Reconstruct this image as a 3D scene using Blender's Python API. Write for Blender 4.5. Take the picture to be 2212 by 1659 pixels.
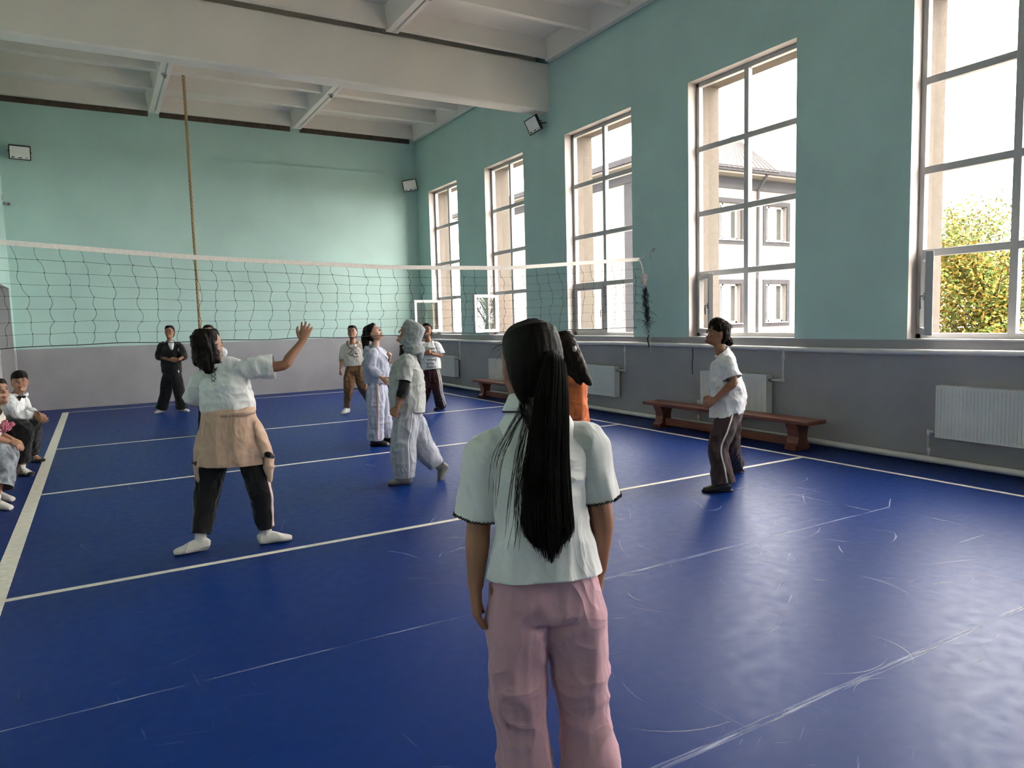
# School gymnasium with a volleyball net, children playing and daylight from tall windows.
import bpy, bmesh, math, random
import numpy as np
from mathutils import Vector, Matrix, Quaternion
from mathutils.bvhtree import BVHTree

scene = bpy.context.scene
for o in list(bpy.data.objects):
    bpy.data.objects.remove(o, do_unlink=True)
COL = scene.collection

# ------------------------------------------------------------------ camera
def look_axes(yaw, pitch, roll):
    f = Vector((math.sin(yaw) * math.cos(pitch), math.cos(yaw) * math.cos(pitch), math.sin(pitch)))
    r = Vector((math.cos(yaw), -math.sin(yaw), 0.0))
    u = r.cross(f)
    return (math.cos(roll) * r + math.sin(roll) * u, -math.sin(roll) * r + math.cos(roll) * u, f)

cam_data = bpy.data.cameras.new('camera')
cam = bpy.data.objects.new('camera', cam_data)
COL.objects.link(cam)
CR, CU, CF = look_axes(0.5238, -0.0898, -0.0269)
cam.matrix_world = Matrix(((CR.x, CU.x, -CF.x, 0.0), (CR.y, CU.y, -CF.y, 0.0), (CR.z, CU.z, -CF.z, 1.55), (0, 0, 0, 1)))
cam_data.sensor_fit = 'HORIZONTAL'
cam_data.sensor_width = 36.0
cam_data.lens = 36.0 * 1542.2 / 2212.0
cam_data.clip_start = 0.05
cam_data.clip_end = 400
scene.camera = cam

# ------------------------------------------------------------------ world, sun, exposure
SKY = 5.0
world = bpy.data.worlds.new('hazy_sky')
scene.world = world
world.use_nodes = True
wn = world.node_tree
wn.nodes.clear()
bg = wn.nodes.new('ShaderNodeBackground')
bg.inputs['Color'].default_value = (1.0, 0.955, 0.90, 1)
bg.inputs['Strength'].default_value = SKY
wo = wn.nodes.new('ShaderNodeOutputWorld')
wn.links.new(bg.outputs[0], wo.inputs[0])

sun_data = bpy.data.lights.new('sun', 'SUN')
sun_data.energy = 2.0
sun_data.color = (1.0, 0.86, 0.66)
sun_data.angle = math.radians(6)
sun = bpy.data.objects.new('sun', sun_data)
COL.objects.link(sun)
sun.rotation_euler = Vector((0.22, 1.0, -0.62)).to_track_quat('-Z', 'Y').to_euler()

scene.view_settings.view_transform = 'Standard'
scene.view_settings.look = 'None'
scene.view_settings.gamma = 1.0
scene.view_settings.use_curve_mapping = False
scene.view_settings.exposure = 2.62
scene.cycles.use_denoising = True
scene.cycles.max_bounces = 10
scene.cycles.diffuse_bounces = 6
scene.cycles.glossy_bounces = 4
scene.cycles.transparent_max_bounces = 16
scene.cycles.sample_clamp_indirect = 8.0
scene.cycles.caustics_reflective = False
scene.cycles.caustics_refractive = False

random.seed(11)

# ------------------------------------------------------------------ materials
def srgb(r, g, b):
    f = lambda c: (c / 255 / 12.92) if c / 255 <= 0.04045 else ((c / 255 + 0.055) / 1.055) ** 2.4
    return (f(r), f(g), f(b))

class NT:
    def __init__(self, m):
        self.t = m.node_tree
    def n(self, kind, **kw):
        x = self.t.nodes.new(kind)
        for k, v in kw.items():
            setattr(x, k, v)
        return x
    def l(self, a, b):
        self.t.links.new(a, b)

MATS = {}
def mat(name, col, rough=0.7, var=0.06, vscale=3.0, bump=0.0, bscale=60.0, stretch=(1, 1, 1), metal=0.0, spec=0.5,
        sheen=0.0, bdist=0.01, sss=0.0, detail=4.0):
    if name in MATS:
        return MATS[name]
    m = bpy.data.materials.new(name)
    m.use_nodes = True
    N = NT(m)
    p = m.node_tree.nodes['Principled BSDF']
    p.inputs['Roughness'].default_value = rough
    p.inputs['Metallic'].default_value = metal
    p.inputs['Specular IOR Level'].default_value = spec
    if sheen:
        p.inputs['Sheen Weight'].default_value = sheen
    if sss:
        p.inputs['Subsurface Weight'].default_value = sss
        p.inputs['Subsurface Radius'].default_value = (0.02, 0.008, 0.005)
        p.inputs['Subsurface Scale'].default_value = 0.5
    tc = N.n('ShaderNodeTexCoord')
    mp = N.n('ShaderNodeMapping')
    mp.inputs['Scale'].default_value = stretch
    N.l(tc.outputs['Object'], mp.inputs[0])
    nz = N.n('ShaderNodeTexNoise')
    nz.inputs['Scale'].default_value = vscale
    nz.inputs['Detail'].default_value = detail
    N.l(mp.outputs[0], nz.inputs['Vector'])
    rp = N.n('ShaderNodeValToRGB')
    c = Vector(col)
    rp.color_ramp.elements[0].position = 0.3
    rp.color_ramp.elements[1].position = 0.7
    rp.color_ramp.elements[0].color = (*(c * (1 - var)), 1)
    rp.color_ramp.elements[1].color = (*(c * (1 + var)), 1)
    N.l(nz.outputs[0], rp.inputs[0])
    N.l(rp.outputs[0], p.inputs['Base Color'])
    if bump:
        nb = N.n('ShaderNodeTexNoise')
        nb.inputs['Scale'].default_value = bscale
        nb.inputs['Detail'].default_value = 3
        N.l(mp.outputs[0], nb.inputs['Vector'])
        bp = N.n('ShaderNodeBump')
        bp.inputs['Strength'].default_value = bump
        bp.inputs['Distance'].default_value = bdist
        N.l(nb.outputs[0], bp.inputs['Height'])
        N.l(bp.outputs[0], p.inputs['Normal'])
    MATS[name] = m
    return m

M_MINT = mat('mint_paint', (0.465, 0.65, 0.605), 0.55, 0.05, 1.2, 0.25, 90, bdist=0.004)
M_DADO = mat('grey_dado_paint', (0.335, 0.322, 0.335), 0.55, 0.07, 2.0, 0.3, 120, bdist=0.004)
M_WHITEWALL = mat('white_plaster', (0.42, 0.375, 0.35), 0.6, 0.04, 1.5, 0.15, 60, bdist=0.004)
M_CEIL = mat('ceiling_whitewash', (0.76, 0.70, 0.64), 0.8, 0.05, 1.1, 0.2, 40, bdist=0.004)
M_GAP = mat('raw_concrete_gap', (0.10, 0.075, 0.055), 0.95, 0.3, 9, 0.4, 40)
M_STUCCO = mat('beige_stucco', (0.095, 0.080, 0.067), 0.9, 0.08, 14, 0.5, 90, bdist=0.01, spec=0.05)
M_PVC = mat('white_pvc', (0.48, 0.465, 0.46), 0.4, 0.02, 2)
M_PIPE = mat('white_pipe_paint', (0.72, 0.70, 0.68), 0.4, 0.06, 6)
M_RAD = mat('radiator_enamel', (0.74, 0.73, 0.70), 0.35, 0.04, 3)
M_BENCH = mat('varnished_wood', (0.17, 0.055, 0.028), 0.35, 0.35, 5, 0.15, 12, (18, 1.2, 18), bdist=0.003)
M_TAPE = mat('cream_tape', (0.66, 0.62, 0.52), 0.5, 0.12, 20)
M_BLACK = mat('black_metal', (0.008, 0.009, 0.01), 0.4, 0.1, 10)
M_LENS = mat('floodlight_glass', (0.85, 0.82, 0.76), 0.4, 0.05, 8)
M_CORD = mat('black_net_cord', (0.012, 0.014, 0.016), 0.8, 0.2, 60)
M_BAND = mat('white_net_band', (0.72, 0.66, 0.60), 0.8, 0.08, 30)
M_ROPE = mat('hemp_rope', (0.40, 0.29, 0.16), 0.9, 0.2, 60, 0.4, 200, bdist=0.003)
M_METAL = mat('dull_metal', (0.35, 0.34, 0.33), 0.4, 0.1, 10, metal=0.9)
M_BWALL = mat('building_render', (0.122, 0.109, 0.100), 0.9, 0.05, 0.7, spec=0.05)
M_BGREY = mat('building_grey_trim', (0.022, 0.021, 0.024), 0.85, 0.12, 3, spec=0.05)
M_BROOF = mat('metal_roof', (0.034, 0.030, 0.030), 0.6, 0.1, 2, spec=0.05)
M_LEAF_Y = mat('leaf_yellow', (0.15, 0.105, 0.022), 0.6, 0.35, 6, spec=0.05)
M_LEAF_G = mat('leaf_green', (0.060, 0.085, 0.020), 0.6, 0.35, 6, spec=0.05)
M_BARK = mat('bark', (0.06, 0.04, 0.03), 0.9, 0.3, 8, spec=0.05)
M_GROUND = mat('yard_ground', (0.26, 0.24, 0.20), 0.95, 0.2, 0.8, spec=0.05)

def glass_mat(name, tint, base_reflect):
    m = bpy.data.materials.new(name)
    m.use_nodes = True
    N = NT(m)
    m.node_tree.nodes.clear()
    out = N.n('ShaderNodeOutputMaterial')
    tr = N.n('ShaderNodeBsdfTransparent')
    tr.inputs[0].default_value = (*tint, 1)
    gl = N.n('ShaderNodeBsdfGlossy')
    gl.inputs['Roughness'].default_value = 0.02
    # Schlick reflectance from the angle between view and surface, the same on both faces of the pane
    ge = N.n('ShaderNodeNewGeometry')
    dt = N.n('ShaderNodeVectorMath', operation='DOT_PRODUCT')
    N.l(ge.outputs['Incoming'], dt.inputs[0])
    N.l(ge.outputs['Normal'], dt.inputs[1])
    ab = N.n('ShaderNodeMath', operation='ABSOLUTE')
    N.l(dt.outputs['Value'], ab.inputs[0])
    om = N.n('ShaderNodeMath', operation='SUBTRACT')
    om.inputs[0].default_value = 1.0
    N.l(ab.outputs[0], om.inputs[1])
    pw = N.n('ShaderNodeMath', operation='POWER')
    pw.inputs[1].default_value = 5.0
    N.l(om.outputs[0], pw.inputs[0])
    mx = N.n('ShaderNodeMath', operation='MULTIPLY_ADD')
    mx.inputs[1].default_value = 1 - base_reflect
    mx.inputs[2].default_value = base_reflect
    N.l(pw.outputs[0], mx.inputs[0])
    mi = N.n('ShaderNodeMixShader')
    N.l(mx.outputs[0], mi.inputs[0])
    N.l(tr.outputs[0], mi.inputs[1])
    N.l(gl.outputs[0], mi.inputs[2])
    N.l(mi.outputs[0], out.inputs[0])
    return m
M_GLASS = glass_mat('window_glass', (0.97, 0.975, 0.97), 0.11)
M_BGLASS = mat('building_glass', (0.03, 0.03, 0.028), 0.08, 0.2, 1.0, spec=0.35)

def floor_mat():
    m = bpy.data.materials.new('blue_vinyl_floor')
    m.use_nodes = True
    N = NT(m)
    p = m.node_tree.nodes['Principled BSDF']
    tc = N.n('ShaderNodeTexCoord')
    base = N.n('ShaderNodeTexNoise')
    base.inputs['Scale'].default_value = 0.9
    base.inputs['Detail'].default_value = 6
    N.l(tc.outputs['Object'], base.inputs['Vector'])
    rp = N.n('ShaderNodeValToRGB')
    rp.color_ramp.elements[0].position = 0.3
    rp.color_ramp.elements[0].color = (0.0030, 0.0205, 0.122, 1)
    rp.color_ramp.elements[1].position = 0.72
    rp.color_ramp.elements[1].color = (0.0040, 0.0245, 0.138, 1)
    N.l(base.outputs[0], rp.inputs[0])
    # worn scuffs: long thin scratches in several directions, only where a large noise says the floor is worn
    col = rp.outputs[0]
    wear = N.n('ShaderNodeTexNoise')
    wear.inputs['Scale'].default_value = 0.55
    wear.inputs['Detail'].default_value = 3
    N.l(tc.outputs['Object'], wear.inputs['Vector'])
    wr = N.n('ShaderNodeMapRange')
    wr.inputs['From Min'].default_value = 0.42
    wr.inputs['From Max'].default_value = 0.62
    N.l(wear.outputs[0], wr.inputs[0])
    total = None
    for ang, sx, sy, lo in ((0.5, 3.0, 70, 0.71), (1.7, 2.5, 60, 0.715), (2.6, 3.5, 75, 0.72), (-0.3, 2.0, 55, 0.72)):
        mp = N.n('ShaderNodeMapping')
        mp.vector_type = 'TEXTURE'
        mp.inputs['Rotation'].default_value = (0, 0, ang)
        mp.inputs['Scale'].default_value = (1 / sx, 1 / sy, 1)
        mp.inputs['Location'].default_value = (ang * 3, sx, 0)
        N.l(tc.outputs['Object'], mp.inputs[0])
        nz = N.n('ShaderNodeTexNoise')
        nz.inputs['Scale'].default_value = 1.0
        nz.inputs['Detail'].default_value = 2
        nz.inputs['Distortion'].default_value = 0.6
        N.l(mp.outputs[0], nz.inputs['Vector'])
        mr = N.n('ShaderNodeMapRange')
        mr.inputs['From Min'].default_value = lo
        mr.inputs['From Max'].default_value = lo + 0.08
        N.l(nz.outputs[0], mr.inputs[0])
        if total is None:
            total = mr.outputs[0]
        else:
            ad = N.n('ShaderNodeMath', operation='MAXIMUM')
            N.l(total, ad.inputs[0])
            N.l(mr.outputs[0], ad.inputs[1])
            total = ad.outputs[0]
    mu = N.n('ShaderNodeMath', operation='MULTIPLY')
    N.l(total, mu.inputs[0])
    N.l(wr.outputs[0], mu.inputs[1])
    mu2 = N.n('ShaderNodeMath', operation='MULTIPLY')
    N.l(mu.outputs[0], mu2.inputs[0])
    mu2.inputs[1].default_value = 0.35
    mx = N.n('ShaderNodeMix', data_type='RGBA')
    N.l(mu2.outputs[0], mx.inputs['Factor'])
    N.l(col, mx.inputs['A'])
    mx.inputs['B'].default_value = (0.42, 0.46, 0.60, 1)
    N.l(mx.outputs['Result'], p.inputs['Base Color'])
    rg = N.n('ShaderNodeTexNoise')
    rg.inputs['Scale'].default_value = 14.0
    rg.inputs['Detail'].default_value = 8
    N.l(tc.outputs['Object'], rg.inputs['Vector'])
    rr = N.n('ShaderNodeMapRange')
    rr.inputs['From Min'].default_value = 0.3
    rr.inputs['From Max'].default_value = 0.7
    rr.inputs['To Min'].default_value = 0.38
    rr.inputs['To Max'].default_value = 0.46
    N.l(rg.outputs[0], rr.inputs[0])
    N.l(rr.outputs[0], p.inputs['Roughness'])
    p.inputs['Specular IOR Level'].default_value = 0.11
    p.inputs['Specular Tint'].default_value = (0.62, 0.76, 1.0, 1)
    gr = N.n('ShaderNodeTexNoise')
    gr.inputs['Scale'].default_value = 260
    N.l(tc.outputs['Object'], gr.inputs['Vector'])
    bp = N.n('ShaderNodeBump')
    bp.inputs['Strength'].default_value = 0.12
    bp.inputs['Distance'].default_value = 0.002
    N.l(gr.outputs[0], bp.inputs['Height'])
    N.l(bp.outputs[0], p.inputs['Normal'])
    return m
M_FLOOR = floor_mat()

# ------------------------------------------------------------------ mesh helpers
def link(o, parent=None):
    COL.objects.link(o)
    if parent is not None:
        o.parent = parent
    return o

def tag(o, label=None, cat=None, group=None, kind=None):
    if label: o['label'] = label
    if cat: o['category'] = cat
    if group: o['group'] = group
    if kind: o['kind'] = kind
    return o

def empty(name, loc=(0, 0, 0), rz=0.0, parent=None):
    o = bpy.data.objects.new(name, None)
    o.empty_display_size = 0.1
    o.location = loc
    o.rotation_euler = (0, 0, rz)
    return link(o, parent)

def mesh_obj(name, verts, faces, mats, parent=None, midx=None, smooth=False, loc=(0, 0, 0)):
    me = bpy.data.meshes.new(name)
    me.from_pydata([tuple(v) for v in verts], [], faces)
    for m in (mats if isinstance(mats, (list, tuple)) else [mats]):
        me.materials.append(m)
    if midx is not None:
        me.polygons.foreach_set('material_index', midx)
    if smooth:
        me.polygons.foreach_set('use_smooth', [True] * len(me.polygons))
    me.update()
    o = bpy.data.objects.new(name, me)
    o.location = loc
    return link(o, parent)

class MB:
    """collects boxes, prisms and tubes into one mesh"""
    def __init__(self):
        self.v, self.f, self.m = [], [], []
    def quad(self, a, b, c, d, m=0):
        i = len(self.v)
        self.v += [a, b, c, d]
        self.f.append((i, i + 1, i + 2, i + 3)); self.m.append(m)
        return self
    def box(self, x0, x1, y0, y1, z0, z1, m=0, b=0.0):
        i = len(self.v)
        if b <= 0:
            self.v += [(x0, y0, z0), (x1, y0, z0), (x1, y1, z0), (x0, y1, z0), (x0, y0, z1), (x1, y0, z1), (x1, y1, z1), (x0, y1, z1)]
            fs = [(0, 3, 2, 1), (4, 5, 6, 7), (0, 1, 5, 4), (1, 2, 6, 5), (2, 3, 7, 6), (3, 0, 4, 7)]
        else:
            bm = bmesh.new()
            bmesh.ops.create_cube(bm, size=1)
            for v in bm.verts:
                v.co = ((x0 + x1) / 2 + v.co.x * (x1 - x0), (y0 + y1) / 2 + v.co.y * (y1 - y0), (z0 + z1) / 2 + v.co.z * (z1 - z0))
            bmesh.ops.bevel(bm, geom=bm.edges[:], offset=b, segments=2, affect='EDGES', profile=0.6)
            bm.verts.index_update()
            self.v += [tuple(v.co) for v in bm.verts]
            fs = [tuple(v.index for v in f.verts) for f in bm.faces]
            bm.free()
        for f in fs:
            self.f.append(tuple(i + k for k in f)); self.m.append(m)
        return self
    def tube(self, pts, r, seg=8, m=0, cap=True):
        pts = [Vector(p) for p in pts]
        rs = r if isinstance(r, (list, tuple)) else [r] * len(pts)
        i0 = len(self.v)
        prev = None
        for k, p in enumerate(pts):
            t = (pts[min(k + 1, len(pts) - 1)] - pts[max(k - 1, 0)]).normalized()
            if prev is None:
                u = t.orthogonal().normalized()
            else:
                u = (prev - t * prev.dot(t))
                u = u.normalized() if u.length > 1e-6 else t.orthogonal().normalized()
            prev = u
            w = t.cross(u)
            for s in range(seg):
                a = 2 * math.pi * s / seg
                self.v.append(tuple(p + (u * math.cos(a) + w * math.sin(a)) * rs[k]))
        for k in range(len(pts) - 1):
            for s in range(seg):
                a, b = i0 + k * seg + s, i0 + k * seg + (s + 1) % seg
                self.f.append((a, b, b + seg, a + seg)); self.m.append(m)
        if cap:
            self.f.append(tuple(i0 + s for s in range(seg))[::-1]); self.m.append(m)
            e = i0 + (len(pts) - 1) * seg
            self.f.append(tuple(e + s for s in range(seg))); self.m.append(m)
        return self
    def prism(self, poly, axis, a, b, m=0):
        """poly: 2D outline, extruded along axis 0/1/2 from a to b"""
        def put(p, t):
            q = list(p); q.insert(axis, t); return tuple(q)
        i, n = len(self.v), len(poly)
        self.v += [put(p, a) for p in poly] + [put(p, b) for p in poly]
        self.f.append(tuple(range(i, i + n))[::-1]); self.m.append(m)
        self.f.append(tuple(range(i + n, i + 2 * n))); self.m.append(m)
        for k in range(n):
            k2 = (k + 1) % n
            self.f.append((i + k, i + k2, i + n + k2, i + n + k)); self.m.append(m)
        return self
    def build(self, name, mats, parent=None, smooth=False, loc=(0, 0, 0), fix=False):
        o = mesh_obj(name, self.v, self.f, mats, parent, self.m, smooth, loc)
        if fix:
            bm = bmesh.new(); bm.from_mesh(o.data)
            bmesh.ops.recalc_face_normals(bm, faces=bm.faces); bm.to_mesh(o.data); bm.free()
        return o

# ------------------------------------------------------------------ the room
XL, XW, YF, YB = -1.38, 7.18, 16.95, -5.2
ZT, ZD = 5.98, 1.2255
FLOORZ = 0.0

floor = MB().box(XL - 0.3, XW + 0.3, YB - 0.3, YF + 0.3, -0.2, 0.0).build('floor', M_FLOOR)
tag(floor, kind='structure')

LINES_Y = (16.107, 11.146, 8.10, 4.984)
SX0, SX1 = -0.565, 6.45
def court_line(x0, x1, y0, y1, label=None, m=None, z=0.0025):
    o = MB().box(x0, x1, y0, y1, 0.0, z).build('court_line', m or M_TAPE, floor)
    if label: o['label'] = label
    return o
court_line(SX0 - 0.105, SX0, YB + 0.5, LINES_Y[0] + 0.02, 'wide cream tape sideline on the blue floor')
court_line(SX1 - 0.02, SX1 + 0.03, YB + 0.5, LINES_Y[0] + 0.025)
court_line(SX0, SX1, LINES_Y[0] - 0.02, LINES_Y[0] + 0.02, z=0.002)
for y in LINES_Y[1:]:
    court_line(SX0, SX1 - 0.02, y - 0.025, y + 0.025, z=0.002)

def residue_mat():
    m = bpy.data.materials.new('old_tape_residue')
    m.use_nodes = True
    N = NT(m)
    p = m.node_tree.nodes['Principled BSDF']
    p.inputs['Roughness'].default_value = 0.6
    p.inputs['Base Color'].default_value = (0.36, 0.40, 0.55, 1)
    tc = N.n('ShaderNodeTexCoord')
    mp = N.n('ShaderNodeMapping')
    mp.inputs['Scale'].default_value = (2.5, 60, 1)
    N.l(tc.outputs['Object'], mp.inputs[0])
    nz = N.n('ShaderNodeTexNoise')
    nz.inputs['Scale'].default_value = 1.3
    nz.inputs['Detail'].default_value = 4
    N.l(mp.outputs[0], nz.inputs['Vector'])
    mr = N.n('ShaderNodeMapRange')
    mr.inputs['From Min'].default_value = 0.42
    mr.inputs['From Max'].default_value = 0.66
    mr.inputs['To Max'].default_value = 0.55
    N.l(nz.outputs[0], mr.inputs[0])
    N.l(mr.outputs[0], p.inputs['Alpha'])
    return m
M_RESIDUE = residue_mat()
def residue(p0, p1, w):
    d = Vector((p1[0] - p0[0], p1[1] - p0[1], 0))
    L = d.length
    o = mesh_obj('old_tape_mark', [(0, -w / 2, 0.0006), (L, -w / 2, 0.0006), (L, w / 2, 0.0006), (0, w / 2, 0.0006)], [(0, 1, 2, 3)], M_RESIDUE, floor)
    o.location = (p0[0], p0[1], 0)
    o.rotation_euler.z = math.atan2(d.y, d.x)
residue((1.4, 1.78), (4.04, 1.783), 0.035)
residue((2.4, 3.315), (4.25, 3.305), 0.03)
residue((4.25, 3.305), (5.3, 3.30), 0.018)
residue((-0.45, 3.327), (1.6, 3.3), 0.014)
residue((5.02, 4.33), (5.10, 3.32), 0.014)
residue((4.04, 1.783), (4.07, 0.2), 0.03)

# scuffs: short curved rub marks, worn into the floor in front of the camera
rs = random.Random(5)
scuff = MB()
def scuff_mark(cx, cy, ang, L, w, bend):
    n = 7
    left, right = [], []
    for k in range(n):
        t = k / (n - 1)
        a = ang + bend * (t - 0.5)
        x = cx + (t - 0.5) * L * math.cos(a); y = cy + (t - 0.5) * L * math.sin(a)
        ww = w * math.sin(math.pi * min(max(t, 0.04), 0.96)) * 0.5
        left.append((x - math.sin(a) * ww, y + math.cos(a) * ww, 0.0008)); right.append((x + math.sin(a) * ww, y - math.cos(a) * ww, 0.0008))
    for k in range(n - 1):
        scuff.quad(right[k], right[k + 1], left[k + 1], left[k])
for k in range(150):
    u = rs.random()
    cx, cy = rs.uniform(1.6, 5.6), rs.uniform(1.4, 5.2)
    if rs.random() < 0.25: cx, cy = rs.uniform(-0.4, 6.3), rs.uniform(5, 13)
    scuff_mark(cx, cy, rs.uniform(0, math.pi), rs.uniform(0.06, 0.42), rs.uniform(0.003, 0.012), rs.uniform(-0.8, 0.8))
def scuff_material():
    m = bpy.data.materials.new('scuff_mark')
    m.use_nodes = True
    p = m.node_tree.nodes['Principled BSDF']
    p.inputs['Base Color'].default_value = (0.40, 0.44, 0.58, 1)
    p.inputs['Roughness'].default_value = 0.7
    p.inputs['Alpha'].default_value = 0.36
    return m
so = scuff.build('scuff_marks', scuff_material(), floor)
so['kind'] = 'stuff'

WINDOWS = [(2.52, 4.31), (5.68, 7.43), (8.63, 10.40), (11.79, 13.34), (14.66, 16.22), (-0.62, 1.17), (-3.75, -1.95)]
WZ0, WZ1 = 1.2355, 4.69
FRX = XW + 0.15      # inner face of the window frames
WOUT = XW + 0.58     # outer face of the wall

# right wall with its window openings: 0 mint, 1 dado, 2 white reveal, 3 outer stucco
rw = MB()
ys = sorted([YB] + [v for w in WINDOWS for v in w] + [YF])
def wall_face(y0, y1, z0, z1, m):
    rw.quad((XW, y0, z0), (XW, y0, z1), (XW, y1, z1), (XW, y1, z0), m)
    rw.quad((WOUT, y0, z0), (WOUT, y1, z0), (WOUT, y1, z1), (WOUT, y0, z1), 3)
wall_face(YB - 0.3, YF + 0.3, -0.2, ZD, 1)
wall_face(YB - 0.3, YF + 0.3, ZD, WZ0, 1)
wall_face(YB - 0.3, YF + 0.3, WZ1, 6.6, 0)
ys = sorted([YB - 0.3] + [v for w in WINDOWS for v in w] + [YF + 0.3])
for k in range(0, len(ys), 2):
    wall_face(ys[k], ys[k + 1], WZ0, WZ1, 0)
for y0, y1 in WINDOWS:
    for xa, xb, m in ((XW, FRX + 0.02, 2), (FRX + 0.02, WOUT, 3)):
        rw.quad((xa, y0, WZ0), (xb, y0, WZ0), (xb, y0, WZ1), (xa, y0, WZ1), m)
        rw.quad((xa, y1, WZ0), (xa, y1, WZ1), (xb, y1, WZ1), (xb, y1, WZ0), m)
        rw.quad((xa, y0, WZ1), (xb, y0, WZ1), (xb, y1, WZ1), (xa, y1, WZ1), m)
        rw.quad((xa, y0, WZ0), (xa, y1, WZ0), (xb, y1, WZ0), (xb, y0, WZ0), m)
rw.quad((XW, YB - 0.3, 6.6), (XW, YF + 0.3, 6.6), (WOUT, YF + 0.3, 6.6), (WOUT, YB - 0.3, 6.6), 3)
rw = tag(rw.build('wall_right', [M_MINT, M_DADO, M_WHITEWALL, M_STUCCO]), kind='structure')

# far wall, thicker plaster below a thin ledge
fw = MB()
fw.box(XL - 0.3, XW + 0.02, YF, YF + 0.3, ZD, 6.6, 0)
fw.box(XL - 0.3, XW + 0.02, YF, YF + 0.3, -0.2, ZD, 1)
fw.box(XL - 0.01, 6.55, YF - 0.035, YF + 0.01, ZD, 5.19, 0)
fw.box(XL - 0.01, 6.55, YF - 0.035, YF + 0.01, 0.0, ZD, 1)
for xa, xb in ((-1.47, 1.23), (1.44, 4.13), (4.34, 7.03)):
    fw.box(xa, xb, YF - 0.006, YF + 0.01, 5.955, 6.2, 2)
fw = tag(fw.build('wall_far', [M_MINT, M_DADO, M_GAP]), kind='structure')
bb = tag(MB().box(XL, XW, YF - 0.05, YF - 0.03, 0, 0.05).build('baseboard_far', M_DADO), kind='structure')

# left wall with a doorway niche
DY0, DY1, DZ = 14.3, 16.55, 2.40
lw = MB()
def lface(y0, y1, z0, z1, m, x=XL):
    lw.quad((x, y0, z0), (x, y1, z0), (x, y1, z1), (x, y0, z1), m)
for a, b in ((YB - 0.3, DY0), (DY1, YF + 0.3)):
    lface(a, b, -0.2, ZD, 1); lface(a, b, ZD, 6.6, 0)
lface(DY0, DY1, DZ, 6.6, 0)
ND = 0.5
lface(DY0, DY1, -0.2, ZD, 1, XL - ND); lface(DY0, DY1, ZD, DZ, 0, XL - ND)
for y, s in ((DY0, 1), (DY1, -1)):
    for z0, z1 in ((-0.2, ZD), (ZD, DZ)):
        q = [(XL - ND, y, z0), (XL, y, z0), (XL, y, z1), (XL - ND, y, z1)]
        lw.quad(*(q if s < 0 else q[::-1]), 1)
lw.quad((XL - ND, DY0, DZ), (XL - ND, DY1, DZ), (XL, DY1, DZ), (XL, DY0, DZ), 1)
lw.quad((XL - 0.6, YB - 0.3, -0.2), (XL - 0.6, YB - 0.3, 6.6), (XL - 0.6, YF + 0.3, 6.6), (XL - 0.6, YF + 0.3, -0.2), 0)
lw = tag(lw.build('wall_left', [M_MINT, M_DADO]), kind='structure')

bw = MB().box(XL - 0.3, XW + 0.02, YB - 0.3, YB, ZD, 6.6, 0).box(XL - 0.3, XW + 0.02, YB - 0.3, YB, -0.2, ZD, 1)
tag(bw.build('wall_back', [M_MINT, M_DADO]), kind='structure')

# ceiling of ribbed precast panels carried by beams
ceil = tag(MB().box(XL - 0.6, WOUT, YB - 0.3, YF + 0.3, 6.52, 6.6).build('ceiling', M_GAP), kind='structure')
BEAMS = [(10.86, 11.16), (4.86, 5.16), (-1.14, -0.84)]
for a, b in BEAMS:
    o = MB().prism([(a, 5.22), (a + 0.03, 5.19), (b - 0.03, 5.19), (b, 5.22), (b, 6.0), (a, 6.0)], 0, XL, XW)
    tag(o.build('ceiling_beam', M_CEIL, fix=True), kind='structure')
def panel(x0, x1, y0, y1, ribs):
    p = MB()
    p.box(x0, x1, y0, y1, 6.33, 6.40)
    w = 0.095
    for xa, xb in ((x0, x0 + w), (x1 - w, x1)):
        t = 0.04 if xa == x0 else -0.04
        pr = [(xa, 5.99), (xb, 5.99), (xb + (0.05 if xa == x0 else 0), 6.34), (xa - (0 if xa == x0 else 0.05), 6.34)]
        p.prism([(q[0], q[1]) for q in pr], 1, y0, y1)
    for yr in ribs:
        p.prism([(yr - 0.05, 6.06), (yr + 0.05, 6.06), (yr + 0.085, 6.34), (yr - 0.085, 6.34)], 0, x0 + w, x1 - w)
    for ya, yb in ((y0, y0 + 0.1), (y1 - 0.1, y1)):
        p.prism([(ya, 6.03), (yb, 6.03), (yb, 6.34), (ya, 6.34)], 0, x0 + w, x1 - w)
    return p.build('ceiling_panel', M_CEIL, ceil, fix=True)
PX = [(-1.57, 1.33), (1.335, 4.235), (4.24, 7.14)]
for x0, x1 in PX:
    panel(x0, x1, 11.20, 16.80, [12.30, 13.33, 14.26, 15.35])
    panel(x0, x1, 5.22, 10.74, [6.4, 7.45, 8.5, 9.47])
    panel(x0, x1, -0.8, 4.80, [0.3, 1.35, 2.4, 3.5])
    panel(x0, x1, YB, -1.2, [-4.2, -3.2, -2.2])

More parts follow.
